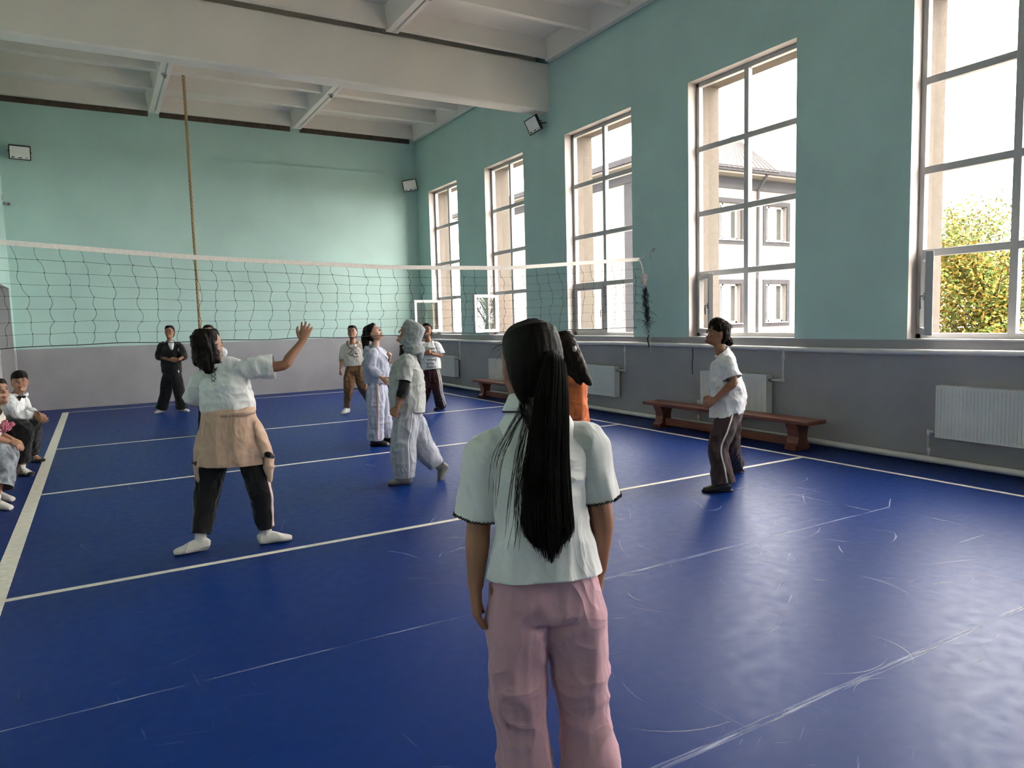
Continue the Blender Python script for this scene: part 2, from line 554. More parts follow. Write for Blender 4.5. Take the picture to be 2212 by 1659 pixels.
# ------------------------------------------------------------------ windows
def window(idx, y0, y1, sash_angle):
    root = empty('window_%d' % idx, (FRX, (y0 + y1) / 2, WZ0))
    root['kind'] = 'structure'
    W, H = (y1 - y0), WZ1 - WZ0
    hw = W / 2
    f, d = 0.055, 0.07
    fr = MB()
    for a, b in ((-hw, -hw + f), (hw - f, hw)):
        fr.box(0, d, a, b, 0, H, b=0.006)
    fr.box(0, d, -hw, hw, H - f, H, b=0.006).box(0, d, -hw, hw, 0, f + 0.01, b=0.006)
    fr.build('window_frame', M_PVC, root)
    MB().box(0, d, -0.036, 0.036, f, H - f, b=0.006).build('mullion', M_PVC, root)
    tz = [2.11 - WZ0, 2.935 - WZ0, 3.81 - WZ0]
    for z in tz:
        for a, b in ((-hw + f, -0.032), (0.032, hw - f)):
            MB().box(0.002, d - 0.002, a, b, z - 0.037, z + 0.037, b=0.006).build('transom', M_PVC, root)
    zz = [f] + tz + [H - f]
    for k in range(4):
        for side, (a, b) in enumerate(((-hw + f, -0.03), (0.03, hw - f))):
            z0, z1 = zz[k] + (0.03 if k else 0.01), zz[k + 1] - (0.03 if k < 3 else 0)
            if k == 0 and side == 1:
                continue
            MB().quad((0.04, a, z0), (0.04, a, z1), (0.04, b, z1), (0.04, b, z0)).build('pane', M_GLASS, root)
    # the opening sash in the lower left field, hinged on the far jamb
    s0, s1 = 0.03, hw - f
    sw, sh = s1 - s0, tz[0] - 0.03 - f - 0.01
    sash = MB()
    e = 0.062
    sash.box(-0.02, 0.045, -sw, -sw + e, 0, sh, b=0.008).box(-0.02, 0.045, -e, 0, 0, sh, b=0.008)
    sash.box(-0.02, 0.045, -sw + e - 0.004, -e + 0.004, 0, e, b=0.008).box(-0.02, 0.045, -sw + e - 0.004, -e + 0.004, sh - e, sh, b=0.008)
    so = sash.build('sash', M_PVC, root, loc=(0.0, s1, f + 0.01))
    so.rotation_euler.z = -sash_angle
    MB().quad((0.012, -sw + e - 0.005, e - 0.005), (0.012, -sw + e - 0.005, sh - e + 0.005), (0.012, -e + 0.005, sh - e + 0.005), (0.012, -e + 0.005, e - 0.005)).build('pane', M_GLASS, so)
    h = MB().box(-0.032, -0.018, -sw + 0.018, -sw + 0.044, sh * 0.42, sh * 0.42 + 0.07, b=0.003)
    h.tube([(-0.03, -sw + 0.031, sh * 0.42 + 0.04), (-0.055, -sw + 0.031, sh * 0.42 + 0.04), (-0.058, -sw + 0.035, sh * 0.42 + 0.01), (-0.055, -sw + 0.033, sh * 0.42 - 0.08)], 0.008, 8)
    h.build('handle', M_METAL, so, smooth=True)
    for zz_ in (0.12, sh - 0.12):
        MB().tube([(-0.028, 0.006, zz_ - 0.04), (-0.028, 0.006, zz_ + 0.04)], 0.009, 8).build('hinge', M_PVC, so, smooth=True)
    # inside sill board
    MB().box(-0.165, 0.0, -hw + 0.001, hw - 0.001, -0.006, 0.012, b=0.003).build('window_sill', M_PVC, root)
    return root
ANG = {1: 0.99, 2: 0.62, 3: 0.0, 4: 1.24, 5: 1.5, 6: 0.0, 7: 0.0}
for k, (a, b) in enumerate(WINDOWS):
    window(k + 1, a, b, ANG[k + 1])

# ------------------------------------------------------------------ outside
ground = tag(MB().box(-60, 90, -60, 90, -1.2, -0.9).build('yard_ground', M_GROUND), kind='structure')

bx, by = 17.24, 20.23
bld = empty('neighbouring_building', (bx, by, -0.9))
tag(bld, 'two-storey cream rendered building with grey window surrounds outside the second nearest window', 'building')
def bpart(name, mb, m, parent=None, fix=False):
    for i, v in enumerate(mb.v):
        mb.v[i] = (v[0] - bx, v[1] - by, v[2] + 0.9)
    return mb.build(name, m, parent or bld, fix=fix)
WINS_S = [(18.6, 20.2), (20.95, 22.5), (23.6, 25.2), (26.6, 28.2), (29.4, 31.0)]
BX1 = 34.0
WZS = [(1.0, 2.9), (4.28, 6.05)]
# south wall with real openings, 0.3 deep
sw_ = MB()
xs = [bx + 0.0] + [v for w in WINS_S for v in (w[0] + 0.17, w[1] - 0.17)] + [BX1]
zs = [-0.9] + [v for w in WZS for v in (w[0] + 0.17, w[1] - 0.17)] + [7.0]
for i in range(len(xs) - 1):
    for j in range(len(zs) - 1):
        if i % 2 == 1 and j % 2 == 1:
            x0, x1, z0, z1, y0, y1 = xs[i], xs[i + 1], zs[j], zs[j + 1], by, by + 0.32
            sw_.quad((x0, y0, z0), (x0, y1, z0), (x0, y1, z1), (x0, y0, z1))
            sw_.quad((x1, y0, z0), (x1, y0, z1), (x1, y1, z1), (x1, y1, z0))
            sw_.quad((x0, y0, z0), (x1, y0, z0), (x1, y1, z0), (x0, y1, z0))
            sw_.quad((x0, y0, z1), (x0, y1, z1), (x1, y1, z1), (x1, y0, z1))
            continue
        sw_.quad((xs[i], by, zs[j]), (xs[i + 1], by, zs[j]), (xs[i + 1], by, zs[j + 1]), (xs[i], by, zs[j + 1]))
sw_.quad((bx, by + 14, -0.9), (bx, by, -0.9), (bx, by, 7.0), (bx, by + 14, 7.0))
sw_.quad((BX1, by, -0.9), (BX1, by + 14, -0.9), (BX1, by + 14, 7.0), (BX1, by, 7.0))
sw_.quad((BX1, by + 14, -0.9), (bx, by + 14, -0.9), (bx, by + 14, 7.0), (BX1, by + 14, 7.0))
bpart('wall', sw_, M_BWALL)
for x0, x1 in WINS_S:
    for z0, z1 in WZS:
        s = MB()
        for a, b, c, d in ((x0, x0 + 0.17, z0, z1), (x1 - 0.17, x1, z0, z1), (x0 + 0.17, x1 - 0.17, z0, z0 + 0.17), (x0 + 0.17, x1 - 0.17, z1 - 0.17, z1)):
            s.box(a, b, by - 0.04, by + 0.005, c, d)
        wpart = bpart('window', s, M_BGREY)
        i0, i1, j0, j1 = x0 + 0.17, x1 - 0.17, z0 + 0.17, z1 - 0.17
        fm = MB()
        for a, b, c, d in ((i0, i0 + 0.07, j0, j1), (i1 - 0.07, i1, j0, j1), (i0, i1, j0, j0 + 0.09), (i0, i1, j1 - 0.07, j1), (i0 + 0.38, i0 + 0.46, j0, j1)):
            fm.box(a, b, by + 0.20, by + 0.28, c, d)
        fm.box(i0 - 0.05, i1 + 0.05, by - 0.1, by + 0.2, j0 - 0.03, j0)
        for i, v in enumerate(fm.v): fm.v[i] = (v[0] - bx, v[1] - by, v[2] + 0.9)
        fm.build('frame', M_PVC, wpart)
        for a, b in ((i0 + 0.07, i0 + 0.38), (i0 + 0.46, i1 - 0.07)):
            g = MB().box(a - bx, b - bx, 0.235, 0.245, j0 + 0.09 + 0.9, j1 - 0.07 + 0.9)
            g.build('pane', M_BGLASS, wpart)
bpart('corner_quoin', MB().box(bx - 0.04, bx + 0.02, by - 0.03, by + 0.9, -0.9, 6.4).box(bx - 0.04, bx + 0.6, by - 0.04, by + 0.01, -0.9, 6.4), M_BGREY)
bpart('frieze_band', MB().box(bx - 0.05, BX1 + 0.05, by - 0.05, by + 0.02, 6.42, 6.85).box(bx - 0.05, bx + 0.02, by - 0.05, by + 14, 6.42, 6.85), M_BGREY)
bpart('eave_soffit', MB().box(bx - 0.55, BX1 + 0.5, by - 0.55, by + 14.5, 6.88, 7.0), M_BWALL)
bpart('gutter', MB().box(bx - 0.66, BX1 + 0.6, by - 0.66, by - 0.5, 6.95, 7.14).box(bx - 0.66, bx - 0.5, by - 0.66, by + 14.6, 6.95, 7.14), M_BGREY)
roof = MB()
z0, zr = 7.02, 9.6
a_, b_, c_, d_ = (bx - 0.6, by - 0.6, z0), (BX1 + 0.6, by - 0.6, z0), (BX1 + 0.6, by + 14.6, z0), (bx - 0.6, by + 14.6, z0)
e_, f_ = (bx + 6.5, by + 7, zr), (28, by + 7, zr)
roof.quad(a_, b_, f_, e_).quad(c_, d_, e_, f_)
roof.f += [(len(roof.v), len(roof.v) + 1, len(roof.v) + 2), (len(roof.v) + 3, len(roof.v) + 4, len(roof.v) + 5)]
roof.m += [0, 0]
roof.v += [d_, a_, e_, b_, c_, f_]
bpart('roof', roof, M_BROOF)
tur = MB()
tx0, tx1, ty0, ty1, tz = 19.6, 23.8, by - 0.7, by + 3.4, 7.05
ax, ay, az = 22.9, by + 0.9, 8.75
for p, q in (((tx0, ty0), (tx1, ty0)), ((tx1, ty0), (tx1, ty1)), ((tx1, ty1), (tx0, ty1)), ((tx0, ty1), (tx0, ty0))):
    i = len(tur.v)
    tur.v += [(p[0], p[1], tz), (q[0], q[1], tz), (ax, ay, az)]
    tur.f.append((i, i + 1, i + 2)); tur.m.append(0)
tp = bpart('turret_roof', tur, M_BROOF)
for k in range(15):
    t = (k + 0.5) / 15
    x = tx0 + (tx1 - tx0) * t
    MB().tube([(x - bx, ty0 - by, tz + 0.9), (x + (ax - x) * 0.93 - bx, ty0 + (ay - ty0) * 0.93 - by, tz + (az - tz) * 0.93 + 0.9)], 0.025, 5).build('seam', M_BROOF, tp)
bpart('downpipe', MB().tube([(23.15, by - 0.6, 6.95), (23.15, by - 0.15, 6.4), (23.15, by - 0.12, -0.8)], 0.06, 8), M_BGREY)

def tree(loc, h, r, ny, label, seed, n=2600, ratio=0.6, upright=False):
    R_ = random.Random(seed)
    root = empty('garden_tree', loc)
    tag(root, label, 'tree', 'trees in the yard')
    tr = MB()
    tips = []
    tr.tube([(0, 0, 0), (0.05, 0.02, h * 0.35), (-0.03, 0.05, h * 0.8)], [0.09, 0.06, 0.02], 7)
    for k in range(44):
        z = R_.uniform(0.12, 0.95) * h
        a = R_.uniform(0, 2 * math.pi)
        L = r * R_.uniform(0.5, 1.05) * (1.15 - 0.55 * abs(z / h - 0.45))
        end = (math.cos(a) * L, math.sin(a) * L, min(h, z + L * R_.uniform(0.3, 0.9)))
        mid = (end[0] * 0.5, end[1] * 0.5, z + (end[2] - z) * 0.35)
        tr.tube([(0, 0, z * 0.8), mid, end], [0.022, 0.012, 0.004], 4)
        tips.append((Vector((0, 0, z * 0.8)), Vector(mid), Vector(end)))
    tr.build('branches', M_BARK, root, smooth=True)
    for nm, mt, cnt in (('yellow_foliage', M_LEAF_Y, int(n * ratio)), ('green_foliage', M_LEAF_G, int(n * (1 - ratio)))):
        lf = MB()
        for k in range(cnt):
            a, b, c = tips[R_.randrange(len(tips))]
            t = R_.uniform(0.15, 1.05)
            p = (a.lerp(b, t * 2) if t < 0.5 else b.lerp(c, t * 2 - 1)) + Vector((R_.gauss(0, 0.17), R_.gauss(0, 0.17), R_.gauss(0, 0.15)))
            L, w = R_.uniform(0.05, 0.11), R_.uniform(0.014, 0.027)
            d = Vector((R_.gauss(0, 1), R_.gauss(0, 1), R_.gauss(-0.2, 0.8))).normalized()
            u = d.orthogonal().normalized()
            u = Quaternion(d, R_.uniform(0, 6.28)) @ u
            lf.quad(tuple(p), tuple(p + d * L * 0.5 + u * w), tuple(p + d * L), tuple(p + d * L * 0.5 - u * w))
        o = lf.build(nm, mt, root)
        o['kind'] = 'stuff'
tree((13.0, 6.4, -0.9), 3.55, 1.5, 0, 'yellow-green leafy tree seen through the rightmost window', 3, 24000, 0.5)
tree((16.6, 8.9, -0.9), 4.5, 1.6, 0, 'taller tree standing behind the yellow-green one', 4, 12000, 0.45)
tree((16.4, 5.3, -0.9), 4.2, 1.6, 0, 'olive tree farther right behind the rightmost window', 6, 12000, 0.55)
# ------------------------------------------------------------------ pipes and radiators
UPX, UPZ, LPX, LPZ = XW - 0.085, 1.125, XW - 0.10, 0.06
up = MB().tube([(UPX, y, UPZ + 0.012 * math.sin(y * 0.9) - 0.03 * max(0, (y - 8) / 9)) for y in np.linspace(YB + 0.05, YF - 0.1, 24)], 0.029, 12)
tag(up.build('heating_pipe', M_PIPE, smooth=True), 'white heating pipe running under the window sills', 'pipe')
lo = MB().tube([(LPX, y, LPZ + 0.006 * math.sin(y * 1.3)) for y in np.linspace(YB + 0.05, YF - 0.1, 24)], 0.032, 12)
tag(lo.build('heating_pipe', M_PIPE, smooth=True), 'white heating pipe lying along the foot of the right wall', 'pipe')

def radiator(y0, y1, label, z0=0.285, z1=0.785):
    """panel radiator on the right wall with its own supply and return pipes"""
    xb, xf = XW - 0.04, XW - 0.145
    root = empty('panel_radiator', (XW - 0.09, (y0 + y1) / 2, z0))
    tag(root, label, 'radiator', 'radiators under the windows')
    O = Vector(root.location)
    def put(mb, name, m, **kw):
        mb.v = [tuple(Vector(v) - O) for v in mb.v]
        return mb.build(name, m, root, **kw)
    # front panel: shallow vertical channels
    n = int((y1 - y0) / 0.0335)
    p = MB()
    ypos = np.linspace(y0 + 0.012, y1 - 0.012, n + 1)
    prof = []
    for k in range(n):
        a, b = ypos[k], ypos[k + 1]
        w = b - a
        prof += [(a, 0), (a + w * 0.28, 0), (a + w * 0.42, 0.007), (a + w * 0.86, 0.007)]
    prof.append((y1 - 0.012, 0))
    for k in range(len(prof) - 1):
        (a, da), (b, db) = prof[k], prof[k + 1]
        if b - a < 1e-6: continue
        zA, zB = z0 + 0.045, z1 - 0.05
        p.quad((xf + da, a, zA), (xf + db, b, zA), (xf + db, b, zB), (xf + da, a, zB))
        p.quad((xf + 0.001, a, z0), (xf + 0.001, b, z0), (xf + db, b, zA), (xf + da, a, zA))
        p.quad((xf + da, a, zB), (xf + db, b, zB), (xf + 0.001, b, z1 - 0.004), (xf + 0.001, a, z1 - 0.004))
    p.box(xf + 0.008, xf + 0.02, y0 + 0.01, y1 - 0.01, z0, z1 - 0.006)
    p.box(xb - 0.02, xb, y0 + 0.01, y1 - 0.01, z0, z1 - 0.006)
    put(p, 'panel', M_RAD, fix=False)
    g = MB()
    g.box(xf, xf + 0.012, y0, y1, z1 - 0.012, z1).box(xb - 0.012, xb, y0, y1, z1 - 0.012, z1)
    for k in range(int((y1 - y0) / 0.03)):
        yy = y0 + 0.015 + k * 0.03
        g.box(xf + 0.01, xb - 0.01, yy, yy + 0.008, z1 - 0.010, z1 - 0.002)
    put(g, 'top_grille', M_RAD)
    for a, b in ((y0 - 0.004, y0 + 0.012), (y1 - 0.012, y1 + 0.004)):
        put(MB().box(xf - 0.002, xb, a, b, z0 - 0.002, z1 + 0.002, b=0.003), 'side_cover', M_RAD)
    # supply at the near top corner up to the pipe, return at the far bottom corner down to the floor pipe
    xs = (xf + xb) / 2
    sy = y0 - 0.21
    sup = MB().tube([(xs, y0, z1 - 0.06), (xs, sy + 0.02, z1 - 0.055), (xs, sy, z1 - 0.03), (xs, sy, UPZ)], 0.0125, 10)
    sup.tube([(xs, sy, UPZ - 0.14), (xs, sy, UPZ - 0.08)], 0.019, 10).tube([(xs, sy, z1 - 0.075), (xs, sy, z1 - 0.02)], 0.018, 10)
    put(sup, 'supply_pipe', M_PIPE, smooth=True)
    v = MB().tube([(xs, y0 - 0.01, z1 - 0.06), (xs, y0 - 0.05, z1 - 0.06)], 0.019, 8).tube([(xs, y0 - 0.03, z1 - 0.06), (xs - 0.045, y0 - 0.03, z1 - 0.055)], 0.011, 8)
    put(v, 'valve', M_METAL, smooth=True)
    ry = y1 + 0.09
    ret = MB().tube([(xs, y1, z0 + 0.04), (xs, ry - 0.015, z0 + 0.045), (xs, ry, z0 + 0.02), (xs, ry, LPZ)], 0.0125, 10)
    ret.tube([(xs, ry, LPZ + 0.07), (xs, ry, LPZ + 0.115)], 0.019, 10).tube([(xs, ry, z0 + 0.005), (xs, ry, z0 + 0.06)], 0.018, 10)
    put(ret, 'return_pipe', M_PIPE, smooth=True)
    put(MB().tube([(xs, y1 + 0.005, z0 + 0.04), (xs, y1 + 0.045, z0 + 0.04)], 0.019, 8), 'valve', M_METAL, smooth=True)
    return root
radiator(2.45, 3.92, 'white panel radiator at the right edge, nearest of the row', 0.29, 0.80)
radiator(5.97, 7.07, 'white panel radiator behind the nearer bench and the girl in brown trousers', 0.32, 0.79)
radiator(8.94, 10.15, 'white panel radiator beside the girl in the orange hoodie', 0.285, 0.765)
radiator(11.85, 13.14, 'white panel radiator behind the farther bench', 0.27, 0.755)
radiator(14.80, 15.95, 'farthest white panel radiator, by the girl in the printed tee', 0.27, 0.75)

# ------------------------------------------------------------------ benches
def bench(xc, y0, y1, label, h=0.35, w=0.31):
    root = empty('gym_bench', (xc, (y0 + y1) / 2, 0))
    tag(root, label, 'bench', 'wooden gym benches')
    L = y1 - y0
    MB().box(-w / 2, w / 2, -L / 2, L / 2, h - 0.045, h, b=0.008).build('seat', M_BENCH, root)
    for s in (-1, 1):
        y = s * (L / 2 - 0.26)
        hw = w / 2 - 0.03
        poly = [(-hw, 0), (hw, 0), (hw, 0.045), (hw - 0.04, 0.075), (hw - 0.055, 0.15), (hw - 0.045, 0.22), (hw, h - 0.045), (-hw, h - 0.045), (-hw + 0.045, 0.22), (-hw + 0.055, 0.15), (-hw + 0.04, 0.075), (-hw, 0.045)]
        leg = MB()
        n = len(poly)
        leg.prism([(a, b) for a, b in poly], 1, y - 0.075, y + 0.075)
        leg.build('leg', M_BENCH, root, fix=True)
    MB().box(-0.03, 0.03, -L / 2 + 0.33, L / 2 - 0.33, 0.035, 0.13, b=0.005).build('stretcher', M_BENCH, root)
    return root
bench(6.79, 5.06, 7.80, 'brown wooden bench behind the girl in brown trousers')
bench(6.74, 10.3, 13.02, 'brown wooden bench farther along, left of the orange hoodie')
bench(-1.205, 7.3, 10.95, 'dark bench along the left wall under the seated children')

# ------------------------------------------------------------------ volleyball net
NETY = 8.10
def top_z(x):
    return float(np.interp(x, [-1.38, -0.71, 0.93, 3.04, 4.68, 6.85], [2.432, 2.385, 2.279, 2.205, 2.218, 2.371]))
def bot_z(x):
    return float(np.interp(x, [-1.38, -0.78, -0.31, 1.24, 3.06, 6.75], [1.385, 1.402, 1.425, 1.412, 1.398, 1.386]))
net = empty('volleyball_net', (2.9, NETY, 0))
tag(net, 'black volleyball net with a white top band strung across the gym', 'net')
NO = Vector((2.9, NETY, 0))
def nput(mb, name, m, **kw):
    mb.v = [tuple(Vector(v) - NO) for v in mb.v]
    return mb.build(name, m, net, **kw)
band = MB()
xs = np.linspace(XL + 0.03, 6.86, 60)
rn = random.Random(21)
for k in range(len(xs) - 1):
    za, zb = top_z(xs[k]), top_z(xs[k + 1])
    ta = 0.006 * math.sin(xs[k] * 5) ; tb = 0.006 * math.sin(xs[k + 1] * 5)
    h = 0.024
    for side in (-1, 1):
        q = [(xs[k], NETY + side * 0.006 + ta, za - h), (xs[k + 1], NETY + side * 0.006 + tb, zb - h), (xs[k + 1], NETY + side * 0.004 + tb, zb + h), (xs[k], NETY + side * 0.004 + ta, za + h)]
        band.quad(*(q if side < 0 else q[::-1]))
    band.quad((xs[k], NETY - 0.004 + ta, za + h), (xs[k + 1], NETY - 0.004 + tb, zb + h), (xs[k + 1], NETY + 0.004 + tb, zb + h), (xs[k], NETY + 0.004 + ta, za + h))
    band.quad((xs[k], NETY + 0.006 + ta, za - h), (xs[k + 1], NETY + 0.006 + tb, zb - h), (xs[k + 1], NETY - 0.006 + tb, zb - h), (xs[k], NETY - 0.006 + ta, za - h))
nput(band, 'top_band', M_BAND, smooth=True)
nput(MB().tube([(x, NETY + 0.004 * math.sin(x * 9), bot_z(x) + 0.006 * math.sin(x * 7)) for x in np.linspace(XL + 0.03, 6.80, 70)], 0.0042, 6), 'bottom_cord', M_CORD, smooth=True)
ROWS = 8
NC = 45
cols_x = np.linspace(XL + 0.12, 6.74, NC)
knots = {}
for c, x in enumerate(cols_x):
    lean = 0.10 * math.exp(-((x + 1.0) / 1.1) ** 2)
    wig = rn.uniform(-0.02, 0.02)
    for r in range(ROWS + 1):
        t = r / ROWS
        dx = (0.0 if r in (0,) else rn.uniform(-0.022, 0.022)) + wig + 0.045 * math.sin(t * 3.1) - 0.02
        xx = x + dx - lean * (1 - t) * 1.2
        z = top_z(xx) - 0.02 + (bot_z(xx) - top_z(xx) + 0.02) * t + (rn.uniform(-0.006, 0.006) if 0 < r < ROWS else 0)
        knots[c, r] = Vector((xx, NETY + rn.uniform(-0.015, 0.015), z))
def wavy(a, b, amp, n=5):
    pts = []
    s = rn.choice((-1, 1)) * amp * rn.uniform(0.2, 1.0)
    for k in range(n):
        t = k / n
        p = a.lerp(b, t)
        p = p + Vector((s * math.sin(math.pi * t), 0, 0))
        pts.append(tuple(p))
    return pts
for c in range(NC):
    pts = []
    for r in range(ROWS):
        pts += wavy(knots[c, r], knots[c, r + 1], 0.022)
    pts.append(tuple(knots[c, ROWS]))
    nput(MB().tube(pts, 0.0021, 4, cap=False), 'vertical_cord', M_CORD, smooth=True)
for r in range(1, ROWS):
    pts = [(XL + 0.03, NETY, top_z(XL) + (bot_z(XL) - top_z(XL)) * r / ROWS)]
    for c in range(NC):
        pts.append(tuple(knots[c, r]))
    pts.append((6.84 + 0.02 * r / ROWS, NETY, pts[-1][2] - 0.05 * r / ROWS))
    nput(MB().tube(pts, 0.0019, 4, cap=False), 'horizontal_cord', M_CORD, smooth=True)
kn = MB()
for (c, r), p in knots.items():
    if 0 < r < ROWS:
        kn.tube([tuple(p + Vector((0, 0, -0.005))), tuple(p + Vector((0, 0, 0.005)))], 0.0042, 5)
o = nput(kn, 'knots', M_CORD); o['kind'] = 'stuff'
# the gathered end at the right: white tape knot, tangled bunch of cord, loose string
ex = 6.86
nput(MB().tube([(ex, NETY, 2.371), (ex + 0.16, NETY + 0.01, 2.45), (XW - 0.02, NETY + 0.02, 2.525)], 0.006, 6), 'tie_rope', M_BAND, smooth=True)
tk = MB()
tk.tube([(ex - 0.01, NETY, 2.37), (ex + 0.035, NETY - 0.01, 2.28), (ex + 0.05, NETY - 0.015, 2.2), (ex + 0.06, NETY - 0.015, 2.12)], [0.016, 0.012, 0.012, 0.02], 7)
for k in range(16):
    a = rn.uniform(0, 6.28)
    c0 = Vector((ex + 0.075, NETY - 0.015, 2.08))
    pts = []
    for j in range(7):
        pts.append(tuple(c0 + Vector((0.045 * math.sin(a + j * 1.3) , 0.03 * math.cos(a * 1.7 + j), rn.uniform(-0.095, 0.09)))))
    tk.tube(pts, 0.009, 5)
nput(tk, 'white_tape_knot', M_BAND, smooth=True)
tb = MB()
for k in range(26):
    z = 1.98 - rn.random() * 0.05
    p = Vector((ex + 0.10 + rn.uniform(-0.02, 0.02), NETY - 0.01 + rn.uniform(-0.02, 0.02), z))
    pts = [tuple(p)]
    zend = rn.uniform(1.22, 1.55)
    while p.z > zend:
        cx = ex + 0.09 + (1.98 - p.z) * 0.09
        wsp = 0.028 if p.z > 1.5 else 0.045
        p = Vector((cx + rn.gauss(0, wsp), NETY - 0.01 + rn.gauss(0, wsp * 0.8), p.z - rn.uniform(0.015, 0.05)))
        pts.append(tuple(p))
    tb.tube(pts, 0.0027, 4, cap=False)
for k in range(9):
    z = rn.uniform(1.3, 1.9)
    p = Vector((ex + 0.10 + (1.98 - z) * 0.13, NETY - 0.01, z))
    pts = [tuple(p)]
    for j in range(5):
        p = p + Vector((rn.uniform(-0.01, 0.045) * (1 if k % 3 else -1), 0, rn.uniform(-0.035, 0.03)))
        pts.append(tuple(p))
    tb.tube(pts, 0.0026, 4, cap=False)
tb.tube([(ex + 0.17, NETY, 1.27), (ex + 0.14, NETY, 1.22), (ex + 0.155, NETY, 1.16), (ex + 0.17, NETY, 1.10)], 0.008, 5)
o = nput(tb, 'tangled_cord', M_CORD, smooth=True); o['kind'] = 'stuff'
nput(MB().tube([(ex + 0.16, NETY - 0.03, 1.36), (ex + 0.175, NETY - 0.03, 1.25), (ex + 0.17, NETY - 0.03, 1.12), (ex + 0.18, NETY - 0.03, 1.02)], 0.0035, 5), 'loose_string', M_BAND, smooth=True)
for r in range(1, ROWS):
    a = Vector((6.80, NETY, top_z(6.8) + (bot_z(6.8) - top_z(6.8)) * r / ROWS))
    b = Vector((ex + 0.10 + 0.05 * r / ROWS, NETY - 0.01, a.z - 0.09))
    nput(MB().tube([tuple(a), tuple(a.lerp(b, 0.5) + Vector((0, 0, 0.02))), tuple(b)], 0.0021, 4), 'side_cord', M_CORD, smooth=True)
hk = MB().tube([(XW, NETY + 0.02, 2.53), (XW - 0.04, NETY + 0.02, 2.53), (XW - 0.06, NETY + 0.02, 2.51), (XW - 0.05, NETY + 0.02, 2.49), (XW - 0.03, NETY + 0.02, 2.50)], 0.006, 6)
hk.tube([(XW - 0.05, NETY + 0.05, 2.51), (XW - 0.045, NETY + 0.09, 2.48), (XW - 0.04, NETY + 0.08, 2.40), (XW - 0.04, NETY + 0.05, 2.36)], 0.003, 5)
tag(hk.build('wall_hook', M_METAL, smooth=True), 'metal hook in the mint wall holding the net rope', 'hook')

# ------------------------------------------------------------------ climbing rope
RX, RY = 1.74, 15.05
rope = MB()
for s in range(3):
    pts = []
    for k in range(241):
        z = 6.33 - k * (6.33 - 0.75) / 240
        a = s * 2.094 + k * 0.55
        pts.append((0.0145 * math.cos(a), 0.0145 * math.sin(a), z))
    rope.tube(pts, 0.016, 6)
ro = empty('climbing_rope', (RX, RY, 0))
tag(ro, 'thick hemp climbing rope hanging from the ceiling', 'rope')
rope.build('rope_strands', M_ROPE, ro, smooth=True)
ch = MB()
for k in range(9):
    z = 6.24 - k * 0.045
    n = 10
    pts = []
    for j in range(n + 1):
        a = 2 * math.pi * j / n
        u, w = 0.016 * math.cos(a), 0.03 * math.sin(a)
        pts.append((u, 0.016, z + w) if k % 2 else (0.016, u, z + w))
    ch.tube(pts, 0.006, 5, cap=False)
ch.build('chain', M_METAL, ro, smooth=True)

# ------------------------------------------------------------------ floodlights
def floodlight(loc, face, roll, label, arm_to):
    """slim LED floodlight: housing, lens with dark driver marks, U bracket to the wall"""
    root = empty('floodlight', loc)
    tag(root, label, 'floodlight', 'black floodlights high on the walls')
    n = Vector(face).normalized()
    side = Vector((0, 0, 1)).cross(n).normalized()
    upv = n.cross(side)
    R_ = Matrix((side, upv, n)).transposed() @ Matrix.Rotation(roll, 3, 'Z')
    def put(mb, name, m, **kw):
        mb.v = [tuple(R_ @ Vector(v)) for v in mb.v]
        return mb.build(name, m, root, **kw)
    w, h = 0.175, 0.135
    put(MB().box(-w, w, -h, h, -0.045, 0.0, b=0.006), 'housing', M_BLACK)
    fr = MB()
    t = 0.016
    fr.box(-w, w, h - t, h, 0, 0.008).box(-w, w, -h, -h + t, 0, 0.008).box(-w, -w + t, -h + t, h - t, 0, 0.008).box(w - t, w, -h + t, h - t, 0, 0.008)
    put(fr, 'bezel', M_BLACK)
    put(MB().box(-w + t, w - t, -h + t, h - t, -0.002, 0.003), 'lens', M_LENS)
    for x0, x1, y0, y1 in ((-0.135, -0.085, -0.105, -0.085), (-0.03, 0.035, -0.105, -0.088), (0.085, 0.13, -0.085, -0.08), (0.09, 0.125, -0.105, -0.098)):
        put(MB().box(x0, x1, y0, y1, 0.003, 0.0045), 'driver_mark', M_BLACK)
    tgt = Vector(arm_to) - Vector(loc)
    br = MB()
    for s in (-1, 1):
        br.tube([tuple(R_ @ Vector((s * (w + 0.006), 0, -0.025))), tuple(R_ @ Vector((s * (w + 0.006), 0, -0.09)))], 0.007, 6)
    br.tube([tuple(R_ @ Vector((-w - 0.006, 0, -0.09))), tuple(R_ @ Vector((w + 0.006, 0, -0.09)))], 0.007, 6)
    br.tube([tuple(R_ @ Vector((0, 0, -0.09))), tuple(tgt)], 0.012, 6)
    br.build('bracket', M_BLACK, root, smooth=True)
    return root
floodlight((-1.03, 16.72, 4.97), (0.12, -1, -0.55), 0.0, 'black floodlight at the left end of the far wall', (-1.03, 16.93, 5.0))
floodlight((6.90, 16.70, 4.90), (-0.55, -1, -0.35), 0.14, 'black floodlight in the corner above the farthest window', (7.05, 16.94, 4.95))
floodlight((6.95, 11.05, 4.98), (-0.98, -0.10, -0.45), 0.12, 'black floodlight on the window wall under the beam end', (7.18, 10.95, 5.03))

